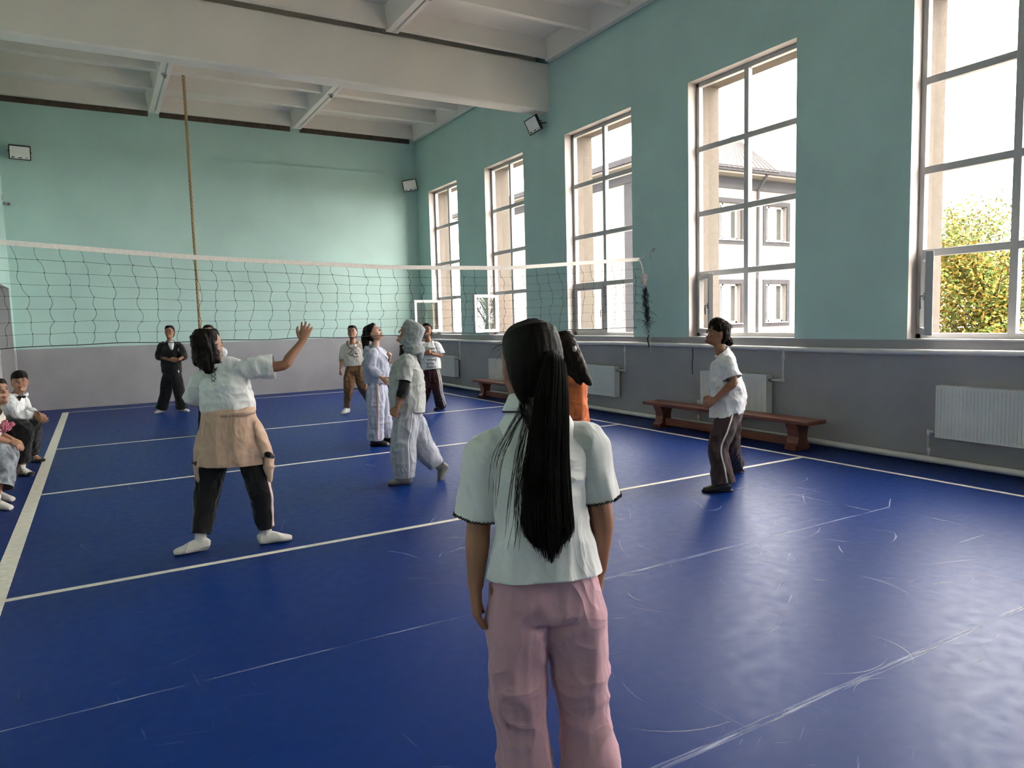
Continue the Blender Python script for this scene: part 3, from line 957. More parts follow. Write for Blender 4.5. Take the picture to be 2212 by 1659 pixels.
# ------------------------------------------------------------------ small wall fittings
sc = empty('security_camera', (-1.30, 16.80, 4.02))
tag(sc, 'small white security camera in the left corner of the far wall', 'camera')
MB().tube([(-0.07, 0.02, 0.02), (0.0, 0, 0)], 0.012, 8).box(-0.09, -0.06, -0.03, 0.06, 0.05, 0.16, b=0.004).build('mount', M_PVC, sc, smooth=False)
MB().tube([(-0.05, 0.03, 0.0), (0.02, -0.06, -0.02)], 0.035, 12).build('housing', M_PVC, sc, smooth=True)
MB().tube([(0.02, -0.06, -0.02), (0.028, -0.07, -0.023)], 0.024, 12).build('lens', M_BLACK, sc)
tag(MB().box(XL, XL + 0.012, 16.66, 16.74, 1.06, 1.20, b=0.003).build('light_switch', M_PVC), 'white light switch beside the doorway niche', 'switch')
for (x, y), lab in zip(((1.33, 14.15), (4.24, 14.05), (4.24, 9.3)), ('small lamp socket on the ceiling rib left of the climbing rope', 'small lamp socket on the ceiling rib right of the climbing rope', 'small lamp socket on the ceiling rib nearest the camera')):
    h = empty('lamp_socket', (x, y, 5.99))
    tag(h, lab, 'lamp socket', 'sockets on the ceiling ribs')
    MB().tube([(0, 0, 0), (0, 0, -0.025)], 0.05, 12).build('base', M_PVC, h, smooth=False)
    MB().tube([(0, 0, -0.025), (0.01, -0.01, -0.07)], 0.028, 10).build('holder', M_METAL, h, smooth=True)
    MB().tube([(0.02, -2.4 if y > 10 else -3.5, -0.004), (0.02, 2.4 if y > 10 else 1.3, -0.004)], 0.007, 6).build('cable', M_PVC, h, smooth=True)

wz = MB().tube([(XW - 0.004, 7.36, 1.10), (XW - 0.005, 7.35, 0.98), (XW - 0.004, 7.37, 0.86), (XW - 0.005, 7.36, 0.72)], 0.004, 5)
tag(wz.build('loose_wire', M_CORD, smooth=True), 'thin dark wire hanging down the grey wall left of the girl in brown trousers', 'wire')
# ------------------------------------------------------------------ people: modelling tools
def vnoise(P, seed=0):
    """smooth value noise on an (n,3) array, range 0..1"""
    P = np.asarray(P, dtype=np.float64)
    i = np.floor(P).astype(np.int64)
    f = P - i
    f = f * f * (3 - 2 * f)
    def h(a, b, c):
        n = (a * 374761393 + b * 668265263 + c * 2147483647 + seed * 974634777) & 0x7fffffff
        n = ((n ^ (n >> 13)) * 1274126177) & 0x7fffffff
        return ((n ^ (n >> 16)) & 0xffff) / 65535.0
    x, y, z = i[:, 0], i[:, 1], i[:, 2]
    r = 0
    for dx in (0, 1):
        for dy in (0, 1):
            for dz in (0, 1):
                w = (f[:, 0] if dx else 1 - f[:, 0]) * (f[:, 1] if dy else 1 - f[:, 1]) * (f[:, 2] if dz else 1 - f[:, 2])
                r = r + w * h(x + dx, y + dy, z + dz)
    return r

def crom(vals, n):
    """Catmull-Rom through a list of numpy arrays, n steps per span"""
    vals = [np.asarray(v, dtype=float) for v in vals]
    if len(vals) == 2:
        return [vals[0] + (vals[1] - vals[0]) * k / n for k in range(n + 1)]
    P = [2 * vals[0] - vals[1]] + vals + [2 * vals[-1] - vals[-2]]
    out = []
    for k in range(1, len(P) - 2):
        for j in range(n):
            t = j / n
            p0, p1, p2, p3 = P[k - 1], P[k], P[k + 1], P[k + 2]
            out.append(0.5 * (2 * p1 + (p2 - p0) * t + (2 * p0 - 5 * p1 + 4 * p2 - p3) * t * t + (3 * p1 - p0 - 3 * p2 + p3) * t ** 3))
    out.append(vals[-1])
    return out

class Blob:
    """overlapping closed lofts that a voxel remesh then fuses into one continuous skin"""
    def __init__(self):
        self.v, self.f = [], []
    def loft(self, pts, radii, uref=None, seg=16, n=4, power=2.0):
        """pts: centres; radii: r or (ru, rv); uref: width direction (one vector or one per point)"""
        pts = [np.asarray(p, dtype=float) for p in pts]
        R = [np.array([r, r] if np.isscalar(r) else r, dtype=float) for r in radii]
        if uref is None:
            d = Vector(pts[-1] - pts[0])
            uref = d.orthogonal().normalized()
        U = [np.asarray(u, dtype=float) for u in (uref if isinstance(uref, list) else [uref] * len(pts))]
        C = crom(pts, n); RR = crom(R, n); UU = crom(U, n)
        i0 = len(self.v)
        m = len(C)
        for k in range(m):
            t = Vector(C[min(k + 1, m - 1)] - C[max(k - 1, 0)]).normalized()
            u = Vector(UU[k]); u = u - t * u.dot(t)
            u = u.normalized() if u.length > 1e-5 else t.orthogonal().normalized()
            w = t.cross(u)
            ru, rv = max(RR[k][0], 0.002), max(RR[k][1], 0.002)
            for s in range(seg):
                a = 2 * math.pi * s / seg
                ca, sa = math.cos(a), math.sin(a)
                if power != 2.0:
                    ca = math.copysign(abs(ca) ** (2 / power), ca); sa = math.copysign(abs(sa) ** (2 / power), sa)
                self.v.append(tuple(Vector(C[k]) + u * (ca * ru) + w * (sa * rv)))
        for k in range(m - 1):
            for s in range(seg):
                a, b = i0 + k * seg + s, i0 + k * seg + (s + 1) % seg
                self.f.append((a, b, b + seg, a + seg))
        self.f.append(tuple(i0 + s for s in range(seg))[::-1])
        e = i0 + (m - 1) * seg
        self.f.append(tuple(e + s for s in range(seg)))
        return self
    def ell(self, c, r, axes=None, seg=14, rings=9):
        A = axes or (Vector((1, 0, 0)), Vector((0, 1, 0)), Vector((0, 0, 1)))
        c = Vector(c)
        r = (r, r, r) if np.isscalar(r) else r
        i0 = len(self.v)
        self.v.append(tuple(c - Vector(A[2]) * r[2]))
        for k in range(1, rings):
            th = math.pi * k / rings - math.pi / 2
            for s in range(seg):
                a = 2 * math.pi * s / seg
                self.v.append(tuple(c + Vector(A[0]) * (r[0] * math.cos(th) * math.cos(a)) + Vector(A[1]) * (r[1] * math.cos(th) * math.sin(a)) + Vector(A[2]) * (r[2] * math.sin(th))))
        self.v.append(tuple(c + Vector(A[2]) * r[2]))
        top = len(self.v) - 1
        for s in range(seg):
            s2 = (s + 1) % seg
            self.f.append((i0, i0 + 1 + s2, i0 + 1 + s))
            for k in range(rings - 2):
                a = i0 + 1 + k * seg
                self.f.append((a + s, a + s2, a + seg + s2, a + seg + s))
            a = i0 + 1 + (rings - 2) * seg
            self.f.append((a + s, a + s2, top))
        return self
    def mesh(self, name, voxel, smooth=4, factor=0.5):
        me = bpy.data.meshes.new(name)
        me.from_pydata(self.v, [], self.f)
        bm = bmesh.new(); bm.from_mesh(me)
        bmesh.ops.recalc_face_normals(bm, faces=bm.faces)
        bm.to_mesh(me); bm.free()
        if not voxel:
            return me
        ob = bpy.data.objects.new(name, me)
        COL.objects.link(ob)
        md = ob.modifiers.new('r', 'REMESH'); md.mode = 'VOXEL'; md.voxel_size = voxel; md.adaptivity = 0.0; md.use_smooth_shade = True
        if smooth:
            sm = ob.modifiers.new('s', 'SMOOTH'); sm.iterations = smooth; sm.factor = factor
        dg = bpy.context.evaluated_depsgraph_get()
        out = bpy.data.meshes.new_from_object(ob.evaluated_get(dg))
        bpy.data.objects.remove(ob, do_unlink=True)
        bpy.data.meshes.remove(me)
        out.name = name
        return out

def displace(me, fn):
    """move vertices along their normals by fn(coords, normals) in metres"""
    n = len(me.vertices)
    co = np.empty(n * 3); me.vertices.foreach_get('co', co); co = co.reshape(-1, 3)
    no = np.empty(n * 3); me.vertices.foreach_get('normal', no); no = no.reshape(-1, 3)
    d = fn(co, no)
    me.vertices.foreach_set('co', (co + no * d[:, None]).ravel())
    me.update()

def folds(amp, freq, seed, ridge=True):
    """cloth folds: ridged noise, stretched along the directions with the low frequency"""
    fr = np.array(freq, dtype=float)
    def fn(co, no):
        w = vnoise(co * 3.1, seed + 9)[:, None] * 1.1
        a = vnoise(co * fr + w, seed); b = vnoise(co * fr * 2.1 + 7.7 + w, seed + 3); c = vnoise(co[:, [1, 2, 0]] * fr * 1.3 + 3.3 + w, seed + 5)
        if ridge:
            a, b, c = ((1 - np.abs(2 * q - 1) * 2.2).clip(-0.6, 1) for q in (a, b, c))
        else:
            a, b, c = (2 * q - 1 for q in (a, b, c))
        return amp * (a * 0.8 + b * 0.35 + c * 0.55 - 0.45)
    return fn

def cut(me, plane, normal, radius, clear=True):
    """open a hem: remove what lies beyond the plane within a radius of the plane point"""
    bm = bmesh.new(); bm.from_mesh(me)
    p, n = Vector(plane), Vector(normal).normalized()
    fs = [f for f in bm.faces if (f.calc_center_median() - p).length < radius]
    geom = list({v for f in fs for v in f.verts}) + list({e for f in fs for e in f.edges}) + fs
    if fs:
        bmesh.ops.bisect_plane(bm, geom=geom, plane_co=p, plane_no=n, clear_outer=True, dist=1e-6)
    bm.to_mesh(me); bm.free()
    me.update()

def put_mesh(name, me, m, parent, smooth=True, thick=0.0):
    me.materials.clear()
    me.materials.append(m)
    me.polygons.foreach_set('use_smooth', [smooth] * len(me.polygons))
    o = bpy.data.objects.new(name, me)
    link(o, parent)
    if thick:
        md = o.modifiers.new('thickness', 'SOLIDIFY'); md.thickness = thick; md.offset = -1; md.use_quality_normals = True
    return o

def bvh_of(me):
    return BVHTree.FromPolygons([v.co for v in me.vertices], [tuple(p.vertices) for p in me.polygons])

def ribbon(name, me, path, m, parent, lift=0.003):
    """a strip laid on the surface of me; path = list of (outer point, inward direction, side vector half-width)"""
    tree = bvh_of(me)
    L, Rr = [], []
    for p, d, s in path:
        p, d, s = Vector(p), Vector(d).normalized(), Vector(s)
        row = []
        for q in (p - s, p, p + s):
            hit = tree.ray_cast(q, d)
            row.append(hit[0] - d * lift if hit[0] else None)
        if any(r is None for r in row):
            continue
        L.append(row)
    v, f = [], []
    for row in L:
        v += [tuple(x) for x in row]
    for k in range(len(L) - 1):
        for j in range(2):
            a = k * 3 + j
            f.append((a, a + 1, a + 4, a + 3))
    if not f:
        return None
    o = mesh_obj(name, v, f, m, parent, smooth=True)
    md = o.modifiers.new('thickness', 'SOLIDIFY'); md.thickness = 0.0015; md.offset = 0
    return o

def print_text(name, body, me, centre, right, upv, inward, size, m, parent, align='LEFT', shear=0.0, extrude_lift=0.004, font_space=1.0):
    """lettering laid on a garment: text outline projected along 'inward' on the mesh"""
    cu = bpy.data.curves.new(name, 'FONT')
    cu.body = body; cu.size = size; cu.align_x = align; cu.shear = shear; cu.space_line = font_space
    cu.resolution_u = 3; cu.offset = size * 0.012
    ob = bpy.data.objects.new(name, cu); COL.objects.link(ob)
    dg = bpy.context.evaluated_depsgraph_get()
    tm = bpy.data.meshes.new_from_object(ob.evaluated_get(dg))
    bpy.data.objects.remove(ob, do_unlink=True)
    bm = bmesh.new(); bm.from_mesh(tm)
    bmesh.ops.triangulate(bm, faces=bm.faces)
    for _ in range(2):
        es = [e for e in bm.edges if e.calc_length() > 0.02]
        if not es: break
        bmesh.ops.subdivide_edges(bm, edges=es, cuts=1)
        bmesh.ops.triangulate(bm, faces=bm.faces)
    bm.to_mesh(tm); bm.free()
    tree = bvh_of(me)
    c, r, u, d = Vector(centre), Vector(right).normalized(), Vector(upv).normalized(), Vector(inward).normalized()
    for v in tm.vertices:
        q = c + r * v.co.x + u * v.co.y
        hit = tree.ray_cast(q, d)
        v.co = (hit[0] if hit[0] else q + d * 0.1) - d * extrude_lift
    return put_mesh(name, tm, m, parent, smooth=False)

# ------------------------------------------------------------------ people: body parts
def add_head(B, c, fwd, upv, s=1.0):
    """head with brow, nose, lips, chin and ears; returns axes"""
    f = Vector(fwd).normalized(); u = Vector(upv); u = (u - f * u.dot(f)).normalized(); r = f.cross(u)
    c = Vector(c)
    P = lambda x, y, z: c + (r * x + f * y + u * z) * s
    rows = [(0.118, 0.012, 0.012, -0.03), (0.110, 0.040, 0.048, -0.068), (0.092, 0.058, 0.072, -0.090), (0.062, 0.068, 0.086, -0.102), (0.030, 0.0725, 0.091, -0.105),
            (0.0, 0.072, 0.087, -0.100), (-0.030, 0.068, 0.084, -0.086), (-0.055, 0.061, 0.083, -0.062), (-0.080, 0.051, 0.081, -0.025), (-0.100, 0.038, 0.077, 0.010), (-0.113, 0.022, 0.066, 0.030)]
    B.loft([P(0, (a + b) / 2, z) for z, w, a, b in rows], [(w * s, (a - b) / 2 * s) for z, w, a, b in rows], uref=r, seg=22, n=3, power=2.25)
    B.loft([P(0, 0.082, 0.024), P(0, 0.0885, 0.002), P(0, 0.0965, -0.0195), P(0, 0.0885, -0.029)], [0.0065 * s, 0.0075 * s, 0.0088 * s, 0.0065 * s], uref=r, seg=10, n=2)
    for sx in (-1, 1):
        B.ell(P(sx * 0.0095, 0.0875, -0.0265), 0.0062 * s)
        B.ell(P(sx * 0.072, -0.010, -0.006), (0.011 * s, 0.019 * s, 0.031 * s), (r, f, u))
        B.ell(P(sx * 0.034, 0.0540, -0.032), (0.024 * s, 0.017 * s, 0.026 * s), (r, f, u))
        B.ell(P(sx * 0.030, 0.0775, 0.030), (0.024 * s, 0.011 * s, 0.007 * s), (r, f, u))
    B.ell(P(0, 0.0815, -0.056), (0.021 * s, 0.007 * s, 0.006 * s), (r, f, u))
    B.ell(P(0, 0.0795, -0.068), (0.018 * s, 0.0075 * s, 0.007 * s), (r, f, u))
    B.ell(P(0, 0.072, -0.096), (0.022 * s, 0.016 * s, 0.015 * s), (r, f, u))
    return P, r, f, u

def face_parts(body, P, r, f, u, s=1.0, hair_m=None):
    """eyes, brows and lips as small pieces of the body"""
    for sx in (-1, 1):
        b = Blob().ell(P(sx * 0.0305, 0.0785, 0.0095), (0.0125 * s, 0.0085 * s, 0.0050 * s), (r, f, u), 12, 8)
        put_mesh('eye', b.mesh('eye', 0), M_EYE, body)
        b = Blob().ell(P(sx * 0.0305, 0.0845, 0.0105), (0.0055 * s, 0.0032 * s, 0.0048 * s), (r, f, u), 10, 6)
        put_mesh('iris', b.mesh('iris', 0), M_IRIS, body)
        b = Blob().loft([P(sx * 0.0175, 0.0835, 0.0105), P(sx * 0.0305, 0.0880, 0.0152), P(sx * 0.0450, 0.0790, 0.0115)], [0.0010 * s, 0.0018 * s, 0.0010 * s], seg=6, n=4)
        put_mesh('eyelash', b.mesh('eyelash', 0), hair_m or M_HAIR, body)
        b = Blob().loft([P(sx * 0.0145, 0.0900, 0.0275), P(sx * 0.030, 0.0905, 0.0325), P(sx * 0.050, 0.0770, 0.0285)], [0.0022 * s, 0.0028 * s, 0.0012 * s], seg=6, n=3)
        put_mesh('eyebrow', b.mesh('eyebrow', 0), hair_m or M_HAIR, body)
    b = Blob().loft([P(-0.020, 0.0800, -0.0615), P(-0.008, 0.0873, -0.0585), P(0, 0.0880, -0.0592), P(0.008, 0.0873, -0.0585), P(0.020, 0.0800, -0.0615)], [0.0012 * s, 0.0032 * s, 0.0029 * s, 0.0032 * s, 0.0012 * s], seg=8, n=3)
    b.loft([P(-0.018, 0.0800, -0.0630), P(0, 0.0865, -0.0672), P(0.018, 0.0800, -0.0630)], [0.0012 * s, 0.0040 * s, 0.0012 * s], seg=8, n=3)
    put_mesh('lips', b.mesh('lips', 0), M_LIPS, body)

def add_hand(B, wrist, direction, palm_n, curl=0.35, side=1, s=1.0, spread=0.10, thumb_in=0.3):
    """palm, four fingers with two bends and a thumb leaving the side of the palm; palm_n points out of the palm"""
    w = Vector(wrist); d = Vector(direction).normalized()
    n = Vector(palm_n); n = (n - d * n.dot(d)).normalized()
    a = d.cross(n) * side            # towards the thumb
    B.loft([w - d * 0.02 * s, w + d * 0.012 * s, w + d * 0.045 * s, w + d * 0.078 * s, w + d * 0.090 * s],
           [(0.024 * s, 0.019 * s), (0.027 * s, 0.018 * s), (0.037 * s, 0.016 * s), (0.038 * s, 0.0135 * s), (0.034 * s, 0.011 * s)], uref=a, seg=14, n=3)
    lens = (0.066, 0.074, 0.069, 0.054)
    for k in range(4):
        off = (1.5 - k)
        base = w + (d * (0.080 - abs(k - 1.2) * 0.004) + a * off * 0.0185) * s
        dirf = (d + a * off * spread).normalized()
        ax = dirf.cross(n).normalized()
        p = base; pts = [base - dirf * 0.018 * s, base]
        ang = 0.0
        for j, fr in enumerate((0.44, 0.31, 0.25)):
            ang += curl * (0.95, 1.15, 0.75)[j]
            dd = dirf * math.cos(ang) + n * math.sin(ang)
            p = p + dd * lens[k] * fr * s
            pts.append(p)
        B.loft(pts, [0.0092 * s, 0.0092 * s, 0.0088 * s, 0.0080 * s, 0.0062 * s], seg=9, n=3)
    tb = w + (d * 0.022 + a * 0.026) * s
    t1 = tb + (d * 0.026 + a * 0.022 + n * 0.010 * (0.5 + thumb_in)) * s
    t2 = t1 + (d * 0.027 + a * (0.010 - 0.018 * thumb_in) + n * 0.016 * thumb_in) * s
    t3 = t2 + (d * 0.020 - a * 0.014 * thumb_in + n * 0.012 * thumb_in) * s
    B.loft([w + d * 0.010 * s + a * 0.012 * s, tb, t1, t2, t3], [0.014 * s, 0.0145 * s, 0.0115 * s, 0.0100 * s, 0.0072 * s], seg=9, n=3)

def foot_loft(B, ankle, toe_dir, s=1.0, ease=0.0, pitch=0.0, shin=None, shin_len=0.10):
    """foot with heel, instep and toes under the ankle point (ankle is 0.075 above the sole)"""
    a = Vector(ankle); d = Vector(toe_dir)
    d = d.normalized()
    up = Vector((0, 0, 1)); side = d.cross(up).normalized(); un = side.cross(d).normalized()
    P = lambda y, z: a + d * (y * s) + un * ((z - 0.075) * s)
    e = ease
    B.loft([P(-0.062, 0.036), P(-0.045, 0.040), P(-0.005, 0.046), P(0.05, 0.040), P(0.10, 0.028), P(0.145, 0.021), P(0.172, 0.016)],
           [(0.018 + e, 0.022 + e), (0.029 + e, 0.036 + e), (0.031 + e, 0.042 + e), (0.034 + e, 0.037 + e), (0.040 + e, 0.026 + e), (0.037 + e, 0.019 + e), (0.020 + e, 0.012 + e)],
           uref=side, seg=16, n=3)
    sd = Vector(shin).normalized() if shin is not None else up
    B.loft([P(-0.012, 0.045), a + sd * 0.02, a + sd * (shin_len)], [(0.031 + e, 0.037 + e), (0.030 + e, 0.034 + e), (0.035 + e, 0.037 + e)], uref=side, seg=14, n=3)

def lerp(a, b, t):
    return Vector(a).lerp(Vector(b), t)

M_EYE = mat('eye_white', (0.33, 0.31, 0.29), 0.3, 0.02)
M_IRIS = mat('eye_iris', (0.015, 0.009, 0.006), 0.2, 0.1)
M_LIPS = mat('lips', (0.24, 0.095, 0.075), 0.5, 0.08, 20)
M_HAIR = mat('black_hair', (0.0055, 0.0042, 0.0036), 0.55, 0.4, 30, 0.35, 170, (1, 1, 0.06), bdist=0.002, spec=0.10)
M_HAIR2 = mat('dark_brown_hair', (0.010, 0.0065, 0.005), 0.55, 0.4, 30, 0.35, 160, (1, 1, 0.06), bdist=0.002, spec=0.10)
SKINS = {'a': mat('skin_warm', (0.335, 0.168, 0.10), 0.55, 0.10, 9, 0.12, 160, bdist=0.002, sss=0.08),
         'b': mat('skin_tan', (0.265, 0.120, 0.066), 0.55, 0.10, 9, 0.12, 160, bdist=0.002, sss=0.08),
         'c': mat('skin_light', (0.42, 0.24, 0.16), 0.55, 0.10, 9, 0.12, 160, bdist=0.002, sss=0.08)}
def cloth(name, col, rough=0.9, var=0.06, weave=420, bump=0.25, vs=8, crease=0.5):
    """woven cloth: fine weave plus soft crease relief"""
    m = mat(name, col, rough, var, vs, bump, weave, bdist=0.0015, sheen=0.15, spec=0.2)
    N = NT(m)
    p = m.node_tree.nodes['Principled BSDF']
    if crease:
        old = p.inputs['Normal'].links[0].from_socket
        tc = N.n('ShaderNodeTexCoord')
        mp = N.n('ShaderNodeMapping')
        mp.inputs['Scale'].default_value = (1.0, 1.0, 0.65)
        mp.inputs['Rotation'].default_value = (0.35, 0.2, 0.4)
        N.l(tc.outputs['Object'], mp.inputs[0])
        nz = N.n('ShaderNodeTexNoise')
        nz.noise_type = 'RIDGED_MULTIFRACTAL'
        nz.inputs['Scale'].default_value = 5.5
        nz.inputs['Detail'].default_value = 2.5
        nz.inputs['Distortion'].default_value = 1.1
        nz.inputs['Offset'].default_value = 0.9
        N.l(mp.outputs[0], nz.inputs['Vector'])
        bp = N.n('ShaderNodeBump')
        bp.inputs['Strength'].default_value = crease
        bp.inputs['Distance'].default_value = 0.02
        N.l(nz.outputs[0], bp.inputs['Height'])
        N.l(old, bp.inputs['Normal'])
        N.l(bp.outputs[0], p.inputs['Normal'])
    return m

def person(spec):
    """one clothed figure. All points are metres relative to the spot the figure stands or sits on."""
    J = {k: Vector(v) for k, v in spec['J'].items()}
    base = Vector(spec['base'])
    root = empty('person', base)
    tag(root, spec['label'], 'person', spec.get('group'))
    vox = spec.get('voxel', 0.006)
    gv = spec.get('gvoxel', vox * 1.35)
    s = spec.get('s', 1.0)
    skin = SKINS[spec.get('skin', 'a')]
    hair_m = spec.get('hair_mat', M_HAIR)
    fwd, upv = Vector(spec['face']), Vector(spec.get('head_up', (0, 0, 1)))
    # ---- body
    B = Blob()
    P, hr, hf, hu = add_head(B, J['head'], fwd, upv, s)
    nk = J['neck']
    nb = P(0, -0.012, -0.045)
    B.loft([nk + (nk - nb).normalized() * 0.05, nk, lerp(nk, nb, 0.5), nb], [(0.068 * s, 0.055 * s), (0.052 * s, 0.050 * s), (0.046 * s, 0.047 * s), (0.050 * s, 0.052 * s)], uref=hr, seg=16, n=3)
    sax = (J['shR'] - J['shL']).normalized()
    hax = (J['hipR'] - J['hipL']).normalized()
    pel = (J['hipL'] + J['hipR']) / 2
    shc = (J['shL'] + J['shR']) / 2
    hs = (J['shR'] - J['shL']).length / 2
    hh = (J['hipR'] - J['hipL']).length / 2
    spine = shc - pel
    mid = J.get('waist', lerp(pel, shc, 0.42))
    chest = J.get('chest', lerp(pel, shc, 0.78))
    B.loft([pel - spine.normalized() * 0.06, pel + spine * 0.04, mid, chest, lerp(chest, shc, 0.85), nk + (shc - nk) * 0.3],
           [(hh + 0.03, 0.075), (hh + 0.055, 0.092), (hh + 0.02, 0.075), (hs * 0.80, 0.082), (hs * 0.74, 0.052), (0.050, 0.045)],
           uref=[hax, hax, hax * 0.5 + sax * 0.5, sax, sax, sax], seg=20, n=3)
    def shoulder_drop(sd):
        """the joint sits a little below the shoulder line when the arm hangs"""
        sh, el = J['sh' + sd], J['el' + sd]
        return sh - spine.normalized() * (0.026 * max(0.0, -((el - sh).normalized().dot(spine.normalized()))))
    for sd in 'LR':
        sh, el, wr = shoulder_drop(sd), J['el' + sd], J['wr' + sd]
        B.loft([lerp(shc, sh, 0.45), sh, lerp(sh, el, 0.45), el, lerp(el, wr, 0.3), lerp(el, wr, 0.75), wr],
               [0.038 * s, 0.043 * s, 0.041 * s, 0.036 * s, 0.037 * s, 0.028 * s, 0.024 * s], seg=12, n=3)
        hd = spec['hands'].get(sd)
        if hd:
            dirv = Vector(hd.get('dir', wr - el))
            add_hand(B, wr, dirv, Vector(hd['palm']), hd.get('curl', 0.35), hd.get('side', 1 if sd == 'R' else -1), s * hd.get('s', 1.0), hd.get('spread', 0.08), hd.get('thumb', 0.3))
        hp, kn, an = J['hip' + sd], J['kn' + sd], J['an' + sd]
        B.loft([hp + (hp - kn).normalized() * 0.03, lerp(hp, kn, 0.35), lerp(hp, kn, 0.9), lerp(kn, an, 0.1), lerp(kn, an, 0.35), lerp(kn, an, 0.8), an],
               [0.080 * s, 0.072 * s, 0.052 * s, 0.048 * s, 0.050 * s, 0.034 * s, 0.030 * s], seg=12, n=3)
        td = Vector(spec['toe' + sd])
        foot_loft(B, an, td, s, 0.0, shin=kn - an)
    body = put_mesh('body', B.mesh('body', vox, 3), skin, root)
    if spec.get('face_parts', True):
        face_parts(body, P, hr, hf, hu, s, hair_m)
    # ---- hair
    hs_ = spec.get('hair')
    if hs_ is not None:
        H = Blob()
        g = 1.0
        rows = hs_.get('rows') or [(0.133, 0.020, 0.020, -0.040), (0.128, 0.042, 0.046, -0.068), (0.116, 0.060, 0.068, -0.092), (0.096, 0.073, 0.085, -0.108), (0.070, 0.080, 0.082, -0.117), (0.045, 0.081, 0.052, -0.119),
                (0.015, 0.081, 0.016, -0.116), (-0.02, 0.078, -0.004, -0.106), (-0.055, 0.068, -0.020, -0.088), (-0.085, 0.052, -0.030, -0.074)]
        H.loft([P(0, (a + b) / 2, z) for z, w, a, b in rows], [(w * s, (a - b) / 2 * s) for z, w, a, b in rows], uref=hr, seg=24, n=3, power=2.05)
        for tube in hs_.get('tubes', []):
            H.loft([Vector(t[:3]) for t in tube], [t[3] if len(t) == 4 else (t[3], t[4]) for t in tube], uref=Vector(hs_.get('uref', hr)), seg=14, n=4)
        hm = H.mesh('hair', hs_.get('voxel', vox), hs_.get('smooth', 6))
        displace(hm, folds(hs_.get('amp', 0.004), hs_.get('freq', (45, 45, 7)), 5))
        put_mesh('hair', hm, hair_m, root)
    # ---- top
    T = spec.get('top')
    if T:
        C_ = Blob()
        e = T.get('ease', 0.028)
        hem = J['hem']
        hdir = (shc - hem).normalized()
        hw, hd_ = T.get('hem_w', hh + 0.075), T.get('hem_d', 0.125)
        cw, cd = T.get('chest_w', hs * 0.95 + 0.012), T.get('chest_d', 0.125)
        mw, mdp = T.get('mid_w', (hw + cw) / 2 - 0.005), T.get('mid_d', (hd_ + cd) / 2)
        up_n = (nb - nk).normalized()
        mids = T.get('midp') and Vector(T['midp']) or lerp(hem, chest, 0.5)
        C_.loft([hem - hdir * 0.05, hem, mids, chest, lerp(chest, shc, 0.5), lerp(chest, shc, 1.0), nk + (shc - nk) * 0.15, nk + up_n * 0.03],
                [(hw, hd_), (hw, hd_), (mw, mdp), (cw, cd), (hs * 0.98, cd * 0.45 + 0.050), (hs * 0.90, 0.078), (0.076, 0.068), (T.get('neck_r', 0.064), T.get('neck_r', 0.064) * 0.95)],
                uref=[hax, hax, hax * 0.5 + sax * 0.5, sax, sax, sax, sax, hr if T.get('neck_follow') else sax], seg=26, n=4, power=2.3)
        for tb in T.get('extra', []):
            C_.loft([Vector(t[:3]) for t in tb], [t[3] if len(t) == 4 else (t[3], t[4]) for t in tb], uref=sax, seg=16, n=4)
        ff = folds(T.get('fold', 0.007), T.get('ffreq', (13, 13, 6)), spec.get('seed', 1))
        me = C_.mesh(T.get('name', 't_shirt'), gv, 5)
        displace(me, ff)
        cut(me, hem, -hdir, 0.45)
        nkc = nk + up_n * T.get('neck_cut', -0.010)
        cut(me, nkc, (up_n + hf * T.get('neck_tilt', 0.5)).normalized(), T.get('neck_rad', 0.12))
        pieces = [me]
        for sd in 'LR':
            if sd in T.get('no_sleeve', ''):
                continue
            sh, el, wr = J['sh' + sd], J['el' + sd], J['wr' + sd]
            r0, r1 = T.get('sl_r', (0.072, 0.078))
            fr = T.get('sl' + sd, T.get('sl', 0.62))           # sleeve length: share of the upper arm, beyond 1 down the forearm
            S_ = Blob()
            sh = shoulder_drop(sd)
            inn = lerp(shc, sh, 0.45) - spine.normalized() * 0.012
            if fr <= 1.0:
                end = lerp(sh, el, fr); ax = (el - sh).normalized()
                S_.loft([inn, sh, lerp(sh, end, 0.5), end, end + ax * 0.045], [(0.060, 0.058), r0 * 0.92, (r0 + r1) / 2, r1, r1], seg=16, n=4)
            else:
                end = lerp(el, wr, fr - 1.0); ax = (wr - el).normalized()
                S_.loft([inn, sh, lerp(sh, el, 0.55), el, lerp(el, end, 0.55), end, end + ax * 0.04], [(0.056, 0.056), r0 * 0.93, r0 * 0.95, r1 * 0.96, r1 * 0.92, T.get('cuff_r', r1 * 0.7), T.get('cuff_r', r1 * 0.7)], seg=16, n=4)
            sm_ = S_.mesh('sleeve', gv, 4)
            displace(sm_, ff)
            cut(sm_, end, ax, 0.2)
            pieces.append(sm_)
        bmj = bmesh.new()
        for pc in pieces:
            bmj.from_mesh(pc)
        bmj.to_mesh(me); bmj.free()
        for pc in pieces[1:]:
            bpy.data.meshes.remove(pc)
        top = put_mesh(T.get('name', 't_shirt'), me, T['mat'], root, thick=0.004)
        spec['top_obj'] = top
    # ---- trousers
    W = spec.get('bottom')
